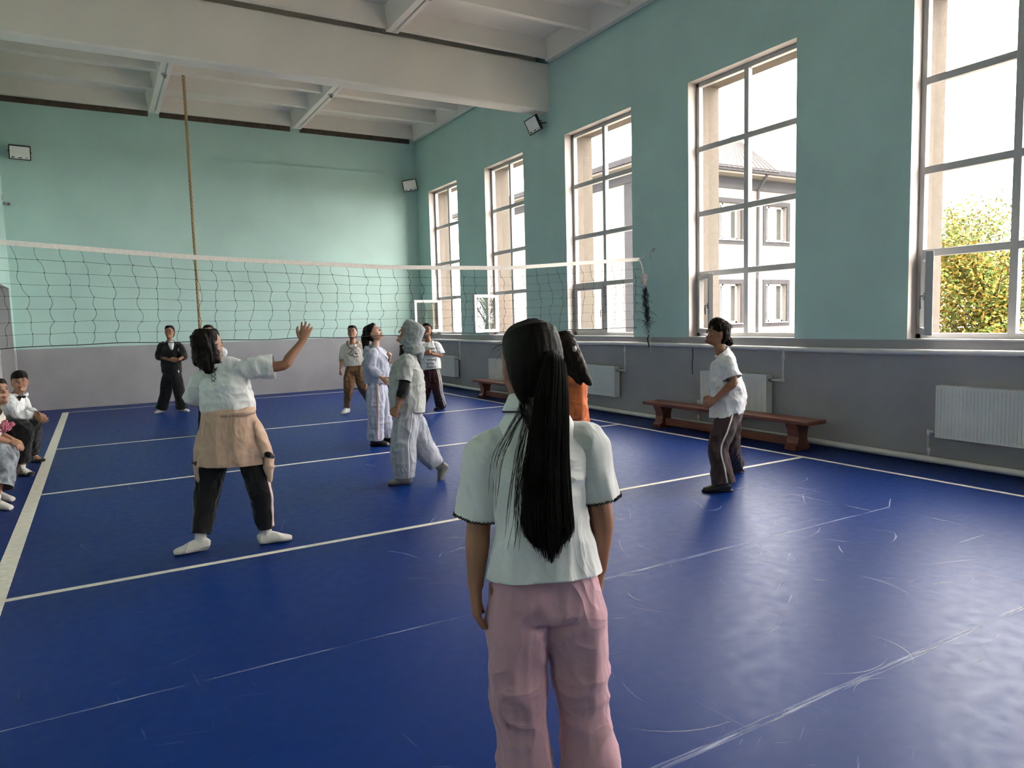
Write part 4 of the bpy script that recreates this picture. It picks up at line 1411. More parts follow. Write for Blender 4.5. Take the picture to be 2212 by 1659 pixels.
    if W:
        C_ = Blob()
        r = W['r']                     # hip, thigh, knee, calf, cuff
        wst = lerp(pel, mid, 0.85)
        C_.loft([wst, lerp(pel, wst, 0.45), pel, pel - spine.normalized() * 0.06], [(hh + 0.035, 0.082), (hh + 0.066, 0.106), (hh + 0.078, 0.116), (hh + 0.06, 0.10)], uref=hax, seg=22, n=4, power=2.3)
        cuts = []
        for sd in 'LR':
            hp, kn, an = J['hip' + sd], J['kn' + sd], J['an' + sd]
            end = J.get('cuff' + sd, lerp(kn, an, W.get('cuff_t', 1.05)))
            ax = (end - kn).normalized()
            rr = W.get('r' + sd, r)
            off = Vector(W.get('flare' + sd, (0, 0, 0)))
            C_.loft([lerp(hp, pel, 0.25) + (hp - kn).normalized() * 0.02, lerp(hp, kn, 0.4), kn, lerp(kn, end, 0.5) + off * 0.5, end + off, end + off + ax * 0.04],
                    [rr[0], rr[1], rr[2], rr[3], rr[4], rr[4]], uref=hax, seg=18, n=5, power=2.2)
            cuts.append((end + off + ax * 0.02, ax, rr[4] + 0.045, end + off))
        for tb in W.get('extra', []):
            C_.loft([Vector(t[:3]) for t in tb], [t[3] if len(t) == 4 else (t[3], t[4]) for t in tb], uref=hax, seg=16, n=4)
        me = C_.mesh('trousers', gv, 5)
        displace(me, folds(W.get('fold', 0.008), W.get('ffreq', (14, 14, 5)), spec.get('seed', 1) + 40))
        for c in cuts:
            cut(me, c[3], c[1], c[2])
        tr = put_mesh(W.get('name', 'trousers'), me, W['mat'], root, thick=0.004)
        spec['bottom_obj'] = tr
        for st in W.get('stripes', []):
            sd, direction, width, m, shift = st
            hp, kn = J['hip' + sd], J['kn' + sd]
            end = J.get('cuff' + sd, lerp(kn, J['an' + sd], W.get('cuff_t', 1.05))) + Vector(W.get('flare' + sd, (0, 0, 0)))
            dv = Vector(direction).normalized()
            path = []
            pts = [hp + (hp - kn).normalized() * 0.10, lerp(hp, kn, 0.5), kn, lerp(kn, end, 0.5) + Vector(W.get('flare' + sd, (0, 0, 0))) * 0.0, end]
            cc = crom([np.array(p) for p in pts], 9)
            for k in range(len(cc)):
                t = Vector(cc[min(k + 1, len(cc) - 1)] - cc[max(k - 1, 0)]).normalized()
                sv = t.cross(dv).normalized()
                path.append((Vector(cc[k]) + dv * 0.5 + sv * shift, -dv, sv * width / 2))
            ribbon('stripe', me, path, m, tr)
    # ---- feet
    for sd in 'LR':
        F = spec.get('feet', {}).get(sd)
        if not F:
            continue
        an, kn = J['an' + sd], J['kn' + sd]
        Bf = Blob()
        foot_loft(Bf, an, spec['toe' + sd], s, 0.005 if F['kind'] == 'sock' else 0.011, shin=kn - an, shin_len=F.get('h', 0.05) + 0.03)
        if F['kind'] == 'shoe':
            d = Vector(spec['toe' + sd]).normalized(); side = d.cross(Vector((0, 0, 1))).normalized(); un = side.cross(d)
            a = an - un * 0.064 * s
            Bf.loft([a - d * 0.078 * s, a - d * 0.02 * s, a + d * 0.08 * s, a + d * 0.15 * s, a + d * 0.188 * s], [(0.026, 0.014), (0.040, 0.015), (0.045, 0.014), (0.042, 0.013), (0.02, 0.011)], uref=side, seg=14, n=3)
        fm = Bf.mesh(F['kind'], 0.0055, 3)
        cut(fm, an + (kn - an).normalized() * F.get('h', 0.05), kn - an, 0.12)
        put_mesh(F['kind'], fm, F['mat'], root, thick=0.002)
    spec['root'] = root
    spec['P'] = P
    spec['axes'] = (hr, hf, hu)
    spec['pel'], spec['shc'], spec['sax'], spec['hax'] = pel, shc, sax, hax
    return root
# ------------------------------------------------------------------ people: the figures in the photograph
WHITE_TEE = cloth('white_cotton', (0.58, 0.58, 0.565))
WHITE_TEE2 = cloth('bright_white_cotton', (0.66, 0.66, 0.67))
GREY_TEE = cloth('grey_marl_cotton', (0.36, 0.37, 0.35), var=0.1)
CREAM_KNIT = cloth('cream_sweat_fabric', (0.60, 0.56, 0.50))
PINK = cloth('pink_twill', (0.46, 0.265, 0.305), var=0.08, vs=3, crease=0.65)
BROWN = cloth('dark_brown_jersey', (0.055, 0.034, 0.034))
MAROON = cloth('maroon_jersey', (0.040, 0.012, 0.016))
BLACKC = cloth('black_jersey', (0.008, 0.008, 0.009))
TAN = cloth('tan_sweat_fabric', (0.47, 0.315, 0.23))
CAMEL = cloth('camel_sweat_fabric', (0.20, 0.105, 0.05))
LAVENDER = cloth('pale_lavender_fleece', (0.36, 0.37, 0.45), var=0.1)
GREYP = cloth('pale_grey_jersey', (0.34, 0.35, 0.39), var=0.1)
SCARF = cloth('blue_grey_scarf', (0.23, 0.245, 0.25), var=0.08)
ORANGE = cloth('orange_fleece', (0.52, 0.13, 0.045))
DENIM = cloth('acid_wash_denim', (0.20, 0.215, 0.235), var=0.6, vs=16)
SOCKW = cloth('white_sock', (0.58, 0.55, 0.50))
SOCKG = cloth('grey_sock', (0.22, 0.21, 0.20))
SOCKB = cloth('black_sock', (0.012, 0.012, 0.014))
SHOEW = mat('white_shoe', (0.66, 0.65, 0.63), 0.5, 0.06, 9)
SHOEB = mat('black_shoe', (0.010, 0.010, 0.011), 0.5, 0.1, 9)
WHITEP = cloth('white_piping', (0.66, 0.63, 0.60))
PINKP = cloth('pale_pink_piping', (0.62, 0.48, 0.47))
PRINTK = mat('black_print', (0.012, 0.012, 0.014), 0.7, 0.1, 30)
PRINTB = mat('brown_print', (0.09, 0.055, 0.03), 0.7, 0.1, 30)
PRINTG = mat('faded_print', (0.22, 0.20, 0.20), 0.7, 0.2, 30)
MASKM = cloth('patterned_mask', (0.45, 0.47, 0.50), var=0.5, vs=60)

# hero
hero = dict(label='girl in a white polo and pink trousers with a long black ponytail, back to camera', base=(1.0651, 1.6613, 0.0), voxel=0.0045, gvoxel=0.006, seed=3, skin='b',
    face=(0.1525, 0.9855, -0.0740), J=dict(head=(0.0150, 0.1119, 1.4084), neck=(0.0256, 0.0952, 1.3072), shL=(-0.1032, 0.1585, 1.2008), shR=(0.1593, 0.0310, 1.2087),
    elL=(-0.1276, 0.1811, 0.9472), wrL=(-0.1657, 0.1394, 0.7811), elR=(0.1876, 0.0008, 0.9647), wrR=(0.2235, 0.0646, 0.7738),
    hem=(0.0151, 0.0498, 0.8123), hipL=(-0.0592, 0.0864, 0.7514), hipR=(0.0948, 0.0204, 0.7487), knL=(-0.0742, 0.0615, 0.4289), knR=(0.1116, -0.0015, 0.4090),
    anL=(-0.0833, 0.0414, 0.0750), anR=(0.1092, -0.0575, 0.0750)),
    toeL=(0.2753, 0.9613, 0.0000), toeR=(0.6231, 0.7821, 0.0000),
    hands=dict(L=dict(dir=(-0.0000, -0.0461, -0.9989), palm=(0.9594, -0.2779, -0.0478), curl=0.33, thumb=0.6), R=dict(palm=(-0.7499, 0.6615, 0.0087))),
    hair=dict(voxel=0.004, amp=0.0012, freq=(70, 70, 9), smooth=10, rows=[(0.131, 0.022, 0.022, -0.044), (0.127, 0.044, 0.046, -0.070), (0.114, 0.062, 0.066, -0.094), (0.095, 0.075, 0.074, -0.111), (0.070, 0.082, 0.060, -0.120), (0.045, 0.085, 0.040, -0.124),
                (0.015, 0.085, 0.012, -0.121), (-0.02, 0.082, -0.004, -0.110), (-0.055, 0.073, -0.020, -0.096), (-0.085, 0.060, -0.030, -0.086), (-0.105, 0.045, -0.036, -0.078)],
        tubes=[]),
    top=dict(name='polo_shirt', mat=WHITE_TEE, hem_w=0.172, hem_d=0.120, mid_w=0.140, chest_w=0.140, chest_d=0.120, sl=0.86, slR=0.76, sl_r=(0.066, 0.070), fold=0.0075, ffreq=(11, 11, 4.5), neck_r=0.062, neck_cut=0.012, neck_tilt=0.2),
    bottom=dict(mat=PINK, r=[0.098, 0.090, 0.080, 0.086, 0.112], flareL=(0.0156, -0.0090, -0.0005), fold=0.010, ffreq=(10, 10, 4.2), cuff_t=1.0),
    feet=dict(L=dict(kind='sock', mat=SOCKW), R=dict(kind='sock', mat=SOCKW)))
person(hero)
HERO_TIE = Vector((0.0369, 0.0162, 1.4467))
HERO_PONY = [(0.0314, 0.0079, 1.4472), (-0.0065, -0.0551, 1.4109), (-0.0253, -0.0661, 1.3130), (-0.0321, -0.0579, 1.1867), (-0.0402, -0.0605, 1.0609), (-0.0440, -0.0674, 0.9734), (-0.0478, -0.0793, 0.8938)]
HERO_SIDE = (0.8644, -0.5021, -0.0268)
HERO_LOOSE = [[(-0.0481, 0.0630, 1.3685), (-0.0588, 0.0280, 1.3071), (-0.1095, 0.0209, 1.2354), (-0.1456, 0.0282, 1.1616), (-0.1603, 0.0353, 1.0359)],
    [(-0.0325, 0.0397, 1.3429), (-0.0571, 0.0072, 1.2832), (-0.0969, -0.0044, 1.1736), (-0.1188, -0.0035, 1.0610), (-0.1318, -0.0021, 0.9467)],
    [(-0.0274, 0.0239, 1.3308), (-0.0682, -0.0172, 1.2104), (-0.1001, -0.0152, 1.0862), (-0.1089, -0.0158, 0.9978), (-0.1214, -0.0130, 0.9217)],
    [(-0.0377, 0.0434, 1.3495), (-0.0617, 0.0233, 1.3013), (-0.0543, -0.0156, 1.2470), (-0.0725, -0.0180, 1.1791), (-0.0903, -0.0148, 1.1104)]]

# right
right = dict(label='girl in a white tee and brown flared trousers crouching by the bench, looking up left', base=(4.7111, 4.4469, 0.0), voxel=0.0055, seed=7, skin='b', hair_mat=M_HAIR2,
    face=(-0.8018, 0.4770, 0.3600), head_up=(0.3533, -0.1074, 0.9293), J=dict(head=(0.1157, 0.1913, 1.3783), neck=(0.1279, 0.1699, 1.2408), shL=(0.0536, 0.0183, 1.1540), shR=(0.2787, 0.2573, 1.1343),
    elL=(0.0506, -0.0586, 0.9552), wrL=(-0.0876, 0.0181, 0.8139), elR=(0.3364, 0.2495, 0.9339), wrR=(0.0776, 0.2113, 0.8017), chest=(0.1470, 0.1386, 1.0450), waist=(0.1580, 0.1106, 0.8370),
    hem=(0.1216, 0.1092, 0.6222), hipL=(0.0848, 0.0312, 0.6711), hipR=(0.2285, 0.1543, 0.6459), knL=(-0.0584, 0.0253, 0.3766), knR=(0.2689, 0.1806, 0.3428),
    anL=(-0.0566, -0.0427, 0.0750), anR=(0.6234, 0.4387, 0.0850)), toeL=(-0.8386, 0.5448, 0.0000), toeR=(-0.7353, 0.6778, 0.0000),
    hands=dict(L=dict(dir=(-0.7101, 0.4695, -0.5247), palm=(0.6120, 0.6987, -0.3704), curl=0.55, thumb=0.6), R=dict(dir=(-0.8080, 0.3000, -0.5070), palm=(-0.3252, -0.9239, -0.2016), curl=0.55)),
    hair=dict(rows=[(0.133, 0.020, 0.024, -0.040), (0.128, 0.042, 0.054, -0.068), (0.116, 0.060, 0.080, -0.092), (0.096, 0.073, 0.096, -0.108), (0.070, 0.080, 0.101, -0.117), (0.045, 0.082, 0.090, -0.119),
                (0.020, 0.082, 0.030, -0.116), (-0.015, 0.078, -0.012, -0.106), (-0.055, 0.068, -0.026, -0.088), (-0.085, 0.052, -0.036, -0.074)], tubes=[[(*(0.1583, 0.1657, 1.3687), 0.045), (*(0.1812, 0.1489, 1.3347), 0.036), (*(0.2006, 0.1342, 1.3009), 0.042), (*(0.2163, 0.1217, 1.2672), 0.018)]]),
    top=dict(mat=WHITE_TEE2, hem_w=0.195, hem_d=0.132, mid_w=0.188, mid_d=0.158, chest_w=0.165, chest_d=0.122, midp=(0.1599, 0.1069, 0.8121), neck_cut=-0.028, neck_tilt=0.7, sl=0.80, sl_r=(0.074, 0.083), fold=0.008),
    bottom=dict(mat=BROWN, r=[0.108, 0.104, 0.088, 0.090, 0.106], rR=[0.105, 0.098, 0.082, 0.075, 0.072], cuff_t=1.0, stripes=[('L', (-0.4543, -0.8864, 0.0883), 0.014, WHITEP, 0.0)]),
    feet=dict(L=dict(kind='shoe', mat=SHOEB), R=dict(kind='shoe', mat=SHOEB)))
person(right)

# arm
arm = dict(label='girl in a white tee with a beige hoodie tied round her waist, arm raised', base=(0.7083, 5.1916, 0.0), voxel=0.005, seed=12, skin='b',
    face=(0.9025, 0.3837, 0.1958), head_up=(-0.2321, -0.0541, 0.9712), J=dict(head=(-0.0248, 0.2664, 1.4133), neck=(-0.0061, 0.2409, 1.2719), shL=(-0.0810, 0.3115, 1.2003), shR=(0.1862, 0.0932, 1.2545),
    elL=(-0.1419, 0.4099, 1.0274), wrL=(-0.0358, 0.5544, 0.9996), elR=(0.4276, 0.0135, 1.2706), wrR=(0.5680, 0.0192, 1.4363),
    hem=(0.0623, 0.1671, 0.9424), hipL=(-0.0389, 0.2014, 0.7099), hipR=(0.1767, 0.0762, 0.7032), knL=(-0.1068, 0.2065, 0.3814), knR=(0.2226, 0.0158, 0.3777),
    anL=(-0.1832, 0.1151, 0.0780), anR=(0.2455, 0.0292, 0.0750)), toeL=(-0.9992, 0.0388, -0.0000), toeR=(0.9963, -0.0858, 0.0000),
    hands=dict(R=dict(dir=(0.3345, -0.0368, 0.9417), palm=(0.2204, 0.9751, 0.0223), curl=0.22, spread=0.16, thumb=0.0), L=dict(palm=(0.0682, 0.0642, 0.9956))),
    hair=dict(tubes=[[(*(-0.0435, 0.2790, 1.4302), 0.09), (*(-0.0446, 0.2364, 1.3495), 0.085), (*(-0.0415, 0.1984, 1.2790), 0.06), (*(-0.0473, 0.1739, 1.2351), 0.02)],
                     [(*(-0.0802, 0.3200, 1.3981), 0.06), (*(-0.0871, 0.2941, 1.3334), 0.055), (*(-0.1050, 0.2654, 1.2928), 0.03)]], amp=0.007, freq=(38, 38, 7)),
    top=dict(mat=WHITE_TEE, hem_w=0.178, hem_d=0.125, mid_w=0.182, mid_d=0.135, chest_w=0.172, chest_d=0.135, sl=0.74, slL=0.9, sl_r=(0.074, 0.084), fold=0.010, ffreq=(12, 12, 9)),
    bottom=dict(mat=BLACKC, r=[0.110, 0.102, 0.084, 0.074, 0.060], cuff_t=0.86, fold=0.007, stripes=[('L', (-0.9287, 0.3686, 0.0398), 0.028, PINKP, 0.0), ('R', (0.6513, -0.7588, 0.0043), 0.028, PINKP, 0.0)]),
    feet=dict(L=dict(kind='sock', mat=SOCKW, h=0.055), R=dict(kind='sock', mat=SOCKW, h=0.055)))
person(arm)
# the beige hoodie tied round her waist: back panel, rolled waist, two hanging sleeves
hd = Blob()
hd.loft([(0.0643, 0.1690, 0.9718), (0.0653, 0.1613, 0.9031), (0.0677, 0.1463, 0.7721), (0.0646, 0.1214, 0.6266), (0.0597, 0.1167, 0.5549)], [(0.178, 0.13), (0.190, 0.14), (0.222, 0.158), (0.242, 0.168), (0.246, 0.168)], uref=(0.8644, -0.5021, -0.0268), seg=30, n=5, power=2.3)
hd.loft([(-0.0444, 0.2497, 0.9204), (-0.1274, 0.2185, 0.7175), (-0.1504, 0.2086, 0.6062)], [(0.03, 0.07), (0.036, 0.07), (0.032, 0.06)], uref=(0.8644, -0.5021, -0.0268), seg=16, n=4)
hd.loft([(0.2016, 0.1085, 0.9292), (0.2537, 0.0023, 0.7545), (0.2722, -0.0317, 0.6418)], [(0.03, 0.07), (0.036, 0.07), (0.032, 0.06)], uref=(0.8644, -0.5021, -0.0268), seg=16, n=4)
hm_ = hd.mesh('tied_hoodie', 0.0065, 4)
displace(hm_, folds(0.010, (9, 9, 5), 77))
cut(hm_, (0.0624, 0.1193, 0.5940), (0, 0, -1), 0.5)
hood = put_mesh('tied_hoodie', hm_, TAN, arm['root'], thick=0.005)
for sgn, pts in ((-1, [(-0.1483, 0.1967, 0.6144), (-0.1443, 0.1876, 0.5495), (-0.1418, 0.1674, 0.4802), (-0.1538, 0.1690, 0.4288)]), (1, [(0.2761, -0.0451, 0.6466), (0.2744, -0.0509, 0.5819), (0.2713, -0.0665, 0.5256), (0.2725, -0.0739, 0.4609)])):
    sb = Blob().loft([Vector(p) for p in pts], [(0.034, 0.045), (0.036, 0.040), (0.032, 0.030), (0.007, 0.010)], uref=(0.8644, -0.5021, -0.0268), seg=16, n=5)
    me = sb.mesh('hanging_sleeve', 0.006, 3); displace(me, folds(0.008, (14, 14, 10), 5 + sgn))
    slv = put_mesh('hanging_sleeve', me, TAN, hood)
for pts in ([(-0.1811, 0.2268, 0.6104), (-0.1601, 0.1455, 0.6143), (-0.1314, 0.1302, 0.6263)], [(0.2477, -0.0843, 0.6691), (0.2695, -0.0976, 0.6620), (0.3055, -0.0518, 0.6342)]):
    put_mesh('black_cuff', Blob().loft([Vector(p) for p in pts], [0.016, 0.02, 0.014], seg=12, n=4).mesh('black_cuff', 0.005, 2), BLACKC, hood)
put_mesh('rolled_waist', Blob().loft([(-0.0978, 0.2014, 0.9402), (-0.0235, 0.0776, 0.9430), (0.0585, 0.0192, 0.9480), (0.1385, -0.0125, 0.9537), (0.2129, 0.0237, 0.9565)], [0.016, 0.019, 0.018, 0.019, 0.016], seg=12, n=5).mesh('rolled_waist', 0.006, 3), TAN, hood)
# thin printed vine between the shoulder blades
tp_ = []
vn = Blob()
for k, (dx, dy) in enumerate(((-4, 0), (3, 4), (-3, 8), (3, 12), (0, 16), (4, 21), (-2, 25))):
    pass
vine = MB()
for sg in (-1, 1):
    vine.tube([Vector((-0.0372, 0.0272, 1.2736)) + Vector((0.8644, -0.5021, -0.0268)) * (sg * 0.018 * math.sin(k * 0.9 + 0.4)) + Vector((-0.0682, -0.0642, -0.9956)) * (k * 0.0085) for k in range(12)], 0.0022, 5)
for k in range(6):
    a_ = k * 1.05
    vine.tube([Vector((-0.0372, 0.0272, 1.2736)) + Vector((0.8644, -0.5021, -0.0268)) * 0.03 * math.sin(a_) + Vector((0.0682, 0.0642, 0.9956)) * 0.015 * math.cos(a_), Vector((-0.0372, 0.0272, 1.2736)) + Vector((0.8644, -0.5021, -0.0268)) * 0.012 * math.sin(a_ + 1.2) + Vector((-0.0682, -0.0642, -0.9956)) * 0.01], 0.003, 5)
tree_ = bvh_of(arm['top_obj'].data)
inw = Vector((0.1272, 0.9904, -0.0548))
vv = []
for v in vine.v:
    h_ = tree_.ray_cast(Vector(v) - inw * 0.2, inw)
    vv.append(tuple((h_[0] if h_[0] else Vector(v)) - inw * 0.003))
vine.v = vv
vine.build('vine_print', PRINTK, arm['top_obj'])
# the face mask that covers her mouth
P_, (hr_, hf_, hu_) = arm['P'], arm['axes']
mk_ = Blob().ell(P_(0, 0.070, -0.058), (0.058, 0.046, 0.042), (hr_, hf_, hu_), 20, 12)
msk = put_mesh('face_mask', mk_.mesh('face_mask', 0.005, 2), MASKM, arm['root'])
put_mesh('ear_loop', Blob().loft([P_(0.05, 0.065, -0.045), P_(0.072, 0.02, -0.02), P_(0.078, -0.015, -0.01)], [0.0025] * 3, seg=6, n=4).mesh('ear_loop', 0), SOCKW, msk)

# hijab
hijab = dict(label='girl in a grey headscarf, grey tee and pale wide trousers stepping left', base=(2.5127, 6.3752, 0.0), voxel=0.0055, seed=21, skin='b',
    face=(-0.7545, 0.4821, 0.4453), head_up=(0.4273, -0.1541, 0.8909), J=dict(head=(0.1024, 0.1262, 1.4362), neck=(0.0958, 0.1142, 1.2842), shL=(0.0128, -0.0371, 1.2082), shR=(0.1521, 0.2633, 1.1910),
    elL=(-0.0559, -0.0882, 0.9480), wrL=(-0.1250, -0.0794, 0.7605), elR=(0.1498, 0.2874, 0.9079), wrR=(0.0966, 0.2981, 0.7158), chest=(0.0591, 0.1150, 1.0884), waist=(0.0516, 0.0961, 0.8648),
    hem=(0.0393, 0.0846, 0.6861), hipL=(0.0040, -0.0014, 0.6664), hipR=(0.0939, 0.1529, 0.6424), knL=(-0.0599, -0.0152, 0.4020), knR=(0.1683, 0.0562, 0.3485),
    anL=(-0.0368, 0.0033, 0.0750), anR=(0.3261, -0.0016, 0.1125), cuffL=(-0.0630, -0.0354, 0.0785), cuffR=(0.2967, 0.0188, 0.1453)), toeL=(-0.8794, 0.4761, -0.0000), toeR=(-0.3609, 0.2316, -0.9034),
    hands=dict(L=dict(dir=(-0.4543, 0.1714, -0.8742), palm=(0.6580, 0.7472, -0.0932), curl=1.15, thumb=1.0), R=dict(palm=(-0.4981, -0.8624, 0.0897), curl=0.6)),
    top=dict(mat=GREY_TEE, hem_w=0.20, hem_d=0.165, mid_w=0.20, mid_d=0.172, chest_w=0.18, chest_d=0.155, sl=0.78, sl_r=(0.070, 0.068), fold=0.010, ffreq=(12, 12, 7)),
    bottom=dict(mat=GREYP, r=[0.125, 0.122, 0.120, 0.122, 0.088], rR=[0.125, 0.118, 0.112, 0.105, 0.075], fold=0.010, ffreq=(12, 12, 5), cut_r=0.16, stripes=[('L', (0.0176, -0.9978, 0.0631), 0.010, WHITEP, 0.0)]),
    feet=dict(L=dict(kind='sock', mat=SOCKG, h=0.06), R=dict(kind='sock', mat=SOCKG, h=0.06)))
person(hijab)
P_, (hr_, hf_, hu_) = hijab['P'], hijab['axes']
hb = Blob()
rows = [(0.138, 0.024, 0.03, -0.05), (0.130, 0.052, 0.066, -0.086), (0.112, 0.072, 0.090, -0.112), (0.085, 0.085, 0.098, -0.128), (0.055, 0.092, 0.088, -0.136), (0.01, 0.095, 0.062, -0.138), (-0.04, 0.093, 0.050, -0.134), (-0.085, 0.088, 0.054, -0.126), (-0.12, 0.082, 0.058, -0.118)]
hb.loft([P_(0, (a + b) / 2, z) for z, w, a, b in rows], [(w, (a - b) / 2) for z, w, a, b in rows], uref=hr_, seg=24, n=3, power=2.2)
hb.loft([P_(0, -0.03, -0.09), (0.1126, 0.1063, 1.3016), (0.1289, 0.0922, 1.2563), (0.1348, 0.0860, 1.2293)], [(0.08, 0.085), (0.095, 0.10), (0.125, 0.115), (0.13, 0.10)], uref=(0.4981, 0.8624, -0.0897), seg=24, n=4)
hb.loft([(0.1535, 0.0627, 1.3321), (0.1721, 0.0333, 1.2648), (0.1711, 0.0150, 1.1939)], [(0.05, 0.045), (0.045, 0.04), (0.02, 0.02)], uref=(0.4981, 0.8624, -0.0897), seg=16, n=4)
me = hb.mesh('headscarf', 0.0055, 4); displace(me, folds(0.003, (12, 12, 24), 31))
put_mesh('headscarf', me, SCARF, hijab['root'])
put_mesh('neck_cover', Blob().loft([(0.0685, 0.1357, 1.3388), (0.0699, 0.1311, 1.3029), (0.0779, 0.1209, 1.2490)], [0.06, 0.062, 0.085], seg=20, n=4).mesh('neck_cover', 0.006, 2), BLACKC, hijab['root'])
for sd in 'LR':
    sh, el, wr = (Vector(hijab['J'][k + sd]) for k in ('sh', 'el', 'wr'))
    me = Blob().loft([lerp(sh, el, 0.4), el, lerp(el, wr, 0.32), lerp(el, wr, 0.52), lerp(el, wr, 0.60)], [0.052, 0.050, 0.047, 0.044, 0.044], seg=16, n=5).mesh('undersleeve', 0.006, 3)
    displace(me, folds(0.003, (30, 30, 20), 8)); cut(me, lerp(el, wr, 0.52), wr - el, 0.1)
    put_mesh('undersleeve', me, BLACKC, hijab['root'], thick=0.003)

# lav
lav = dict(label='girl in a pale lavender hoodie and wide grey sweatpants, head thrown back', base=(3.0746, 8.6912, 0.0), voxel=0.006, seed=28, skin='c',
    face=(0.6005, -0.5383, 0.5912), head_up=(-0.4730, 0.3570, 0.8055), J=dict(head=(-0.0108, 0.1006, 1.4237), neck=(-0.0068, 0.0811, 1.2584), shR=(-0.0972, -0.0473, 1.1948), shL=(0.0959, 0.1875, 1.1800),
    elR=(-0.1401, -0.0908, 0.9835), wrR=(-0.0262, -0.1805, 0.8651), elL=(0.1397, 0.1275, 0.9573), wrL=(0.1345, -0.0194, 1.0770), chest=(-0.0074, 0.0649, 1.0991),
    hem=(-0.0292, 0.0444, 0.7812), hipR=(-0.0746, -0.0408, 0.7133), hipL=(0.0214, 0.1106, 0.6955), knR=(-0.0960, -0.0751, 0.3763), knL=(0.0460, 0.0489, 0.3504),
    anR=(-0.1029, -0.0459, 0.0780), anL=(0.0953, 0.0547, 0.0780)), toeR=(0.7085, -0.7057, 0.0000), toeL=(0.7456, -0.6664, 0.0000),
    hands=dict(L=dict(dir=(0.1332, -0.3524, 0.9263), palm=(-0.9158, 0.3097, 0.2557), curl=1.1, thumb=1.0), R=dict(palm=(0.4981, 0.8624, -0.0897), curl=0.5)),
    hair=dict(tubes=[[(*(-0.0576, 0.1266, 1.4134), 0.085), (*(-0.1069, 0.1502, 1.3677), 0.06), (*(-0.1129, 0.1446, 1.2794), 0.045), (*(-0.1189, 0.1389, 1.1911), 0.035), (*(-0.1426, 0.1477, 1.1446), 0.012)]]),
    top=dict(name='hoodie', mat=LAVENDER, hem_w=0.175, hem_d=0.145, mid_w=0.195, mid_d=0.165, chest_w=0.185, chest_d=0.14, slR=1.85, slL=1.8, sl_r=(0.078, 0.072), cuff_r=0.045, fold=0.009, neck_r=0.075, neck_cut=0.01,
             extra=[[(*(-0.0811, 0.0639, 1.2383), 0.07), (*(-0.0905, 0.0980, 1.1790), 0.075), (*(-0.0825, 0.1462, 1.1299), 0.06)]]),
    bottom=dict(mat=LAVENDER, r=[0.118, 0.114, 0.102, 0.098, 0.100], cuff_t=0.98, fold=0.010, stripes=[('R', (-0.0590, -0.9959, 0.0683), 0.030, PINKP, 0.0)]),
    feet=dict(L=dict(kind='shoe', mat=SHOEB), R=dict(kind='shoe', mat=SHOEB)))
person(lav)

# beige
beige = dict(label='girl in a cream printed hoodie and camel trousers with white trainers', base=(3.7271, 12.1050, 0.0), voxel=0.0065, seed=33, skin='a',
    face=(-0.4291, -0.8520, 0.2999), J=dict(head=(0.0661, -0.1078, 1.3983), neck=(0.0621, -0.1220, 1.2399), shR=(-0.0584, -0.0578, 1.1882), shL=(0.1819, -0.1974, 1.1808),
    elR=(-0.1178, -0.0826, 0.9535), wrR=(-0.1834, -0.1665, 0.7864), elL=(0.2137, -0.2406, 0.9420), wrL=(0.1716, -0.3941, 0.7922),
    hem=(0.0614, -0.1645, 0.8279), hipR=(-0.0069, -0.1347, 0.7349), hipL=(0.1167, -0.2065, 0.7310), knR=(-0.0784, -0.2158, 0.4503), knL=(0.1918, -0.1391, 0.4578),
    anR=(-0.0452, 0.0402, 0.0900), anL=(0.5881, 0.6900, 0.0900)), toeR=(-0.6603, -0.7510, -0.0000), toeL=(-0.1526, -0.9883, 0.0000),
    hands=dict(R=dict(dir=(-0.2993, -0.1610, -0.9405), palm=(0.9519, -0.3030, -0.0456), curl=1.1, thumb=1.0), L=dict(palm=(-0.8106, 0.5854, 0.0178), curl=1.0, thumb=1.0)),
    hair=dict(),
    top=dict(name='hoodie', mat=CREAM_KNIT, hem_w=0.165, hem_d=0.125, mid_w=0.18, chest_w=0.165, chest_d=0.13, slR=1.12, slL=1.15, sl_r=(0.072, 0.066), cuff_r=0.052, fold=0.008, neck_r=0.075,
             extra=[[(*(0.0015, -0.0537, 1.2255), 0.04), (*(-0.0046, -0.1948, 1.1726), 0.035), (*(0.0222, -0.2352, 1.1565), 0.03), (*(0.0703, -0.2383, 1.1703), 0.035), (*(0.1460, -0.1376, 1.2210), 0.04)]]),
    bottom=dict(mat=CAMEL, r=[0.100, 0.098, 0.078, 0.066, 0.050], cuff_t=0.92, fold=0.008),
    feet=dict(L=dict(kind='shoe', mat=SHOEW), R=dict(kind='shoe', mat=SHOEW)))
person(beige)
def stroke_print(name, strokes, me, centre, right, upv, inward, unit, r, m, parent):
    """hand-lettered strokes laid on a garment"""
    tree_ = bvh_of(me)
    mb = MB()
    c, rv, uv, d = Vector(centre), Vector(right), Vector(upv), Vector(inward)
    for st_ in strokes:
        cc = crom([np.array(q, dtype=float) for q in st_], 4)
        mb.tube([c + rv * (q[0] * unit) - uv * (q[1] * unit) for q in cc], r, 5)
    vv = []
    for v in mb.v:
        h_ = tree_.ray_cast(Vector(v), d)
        vv.append(tuple((h_[0] if h_[0] else Vector(v) + d * 0.4) - d * 0.003))
    mb.v = vv
    return mb.build(name, m, parent)
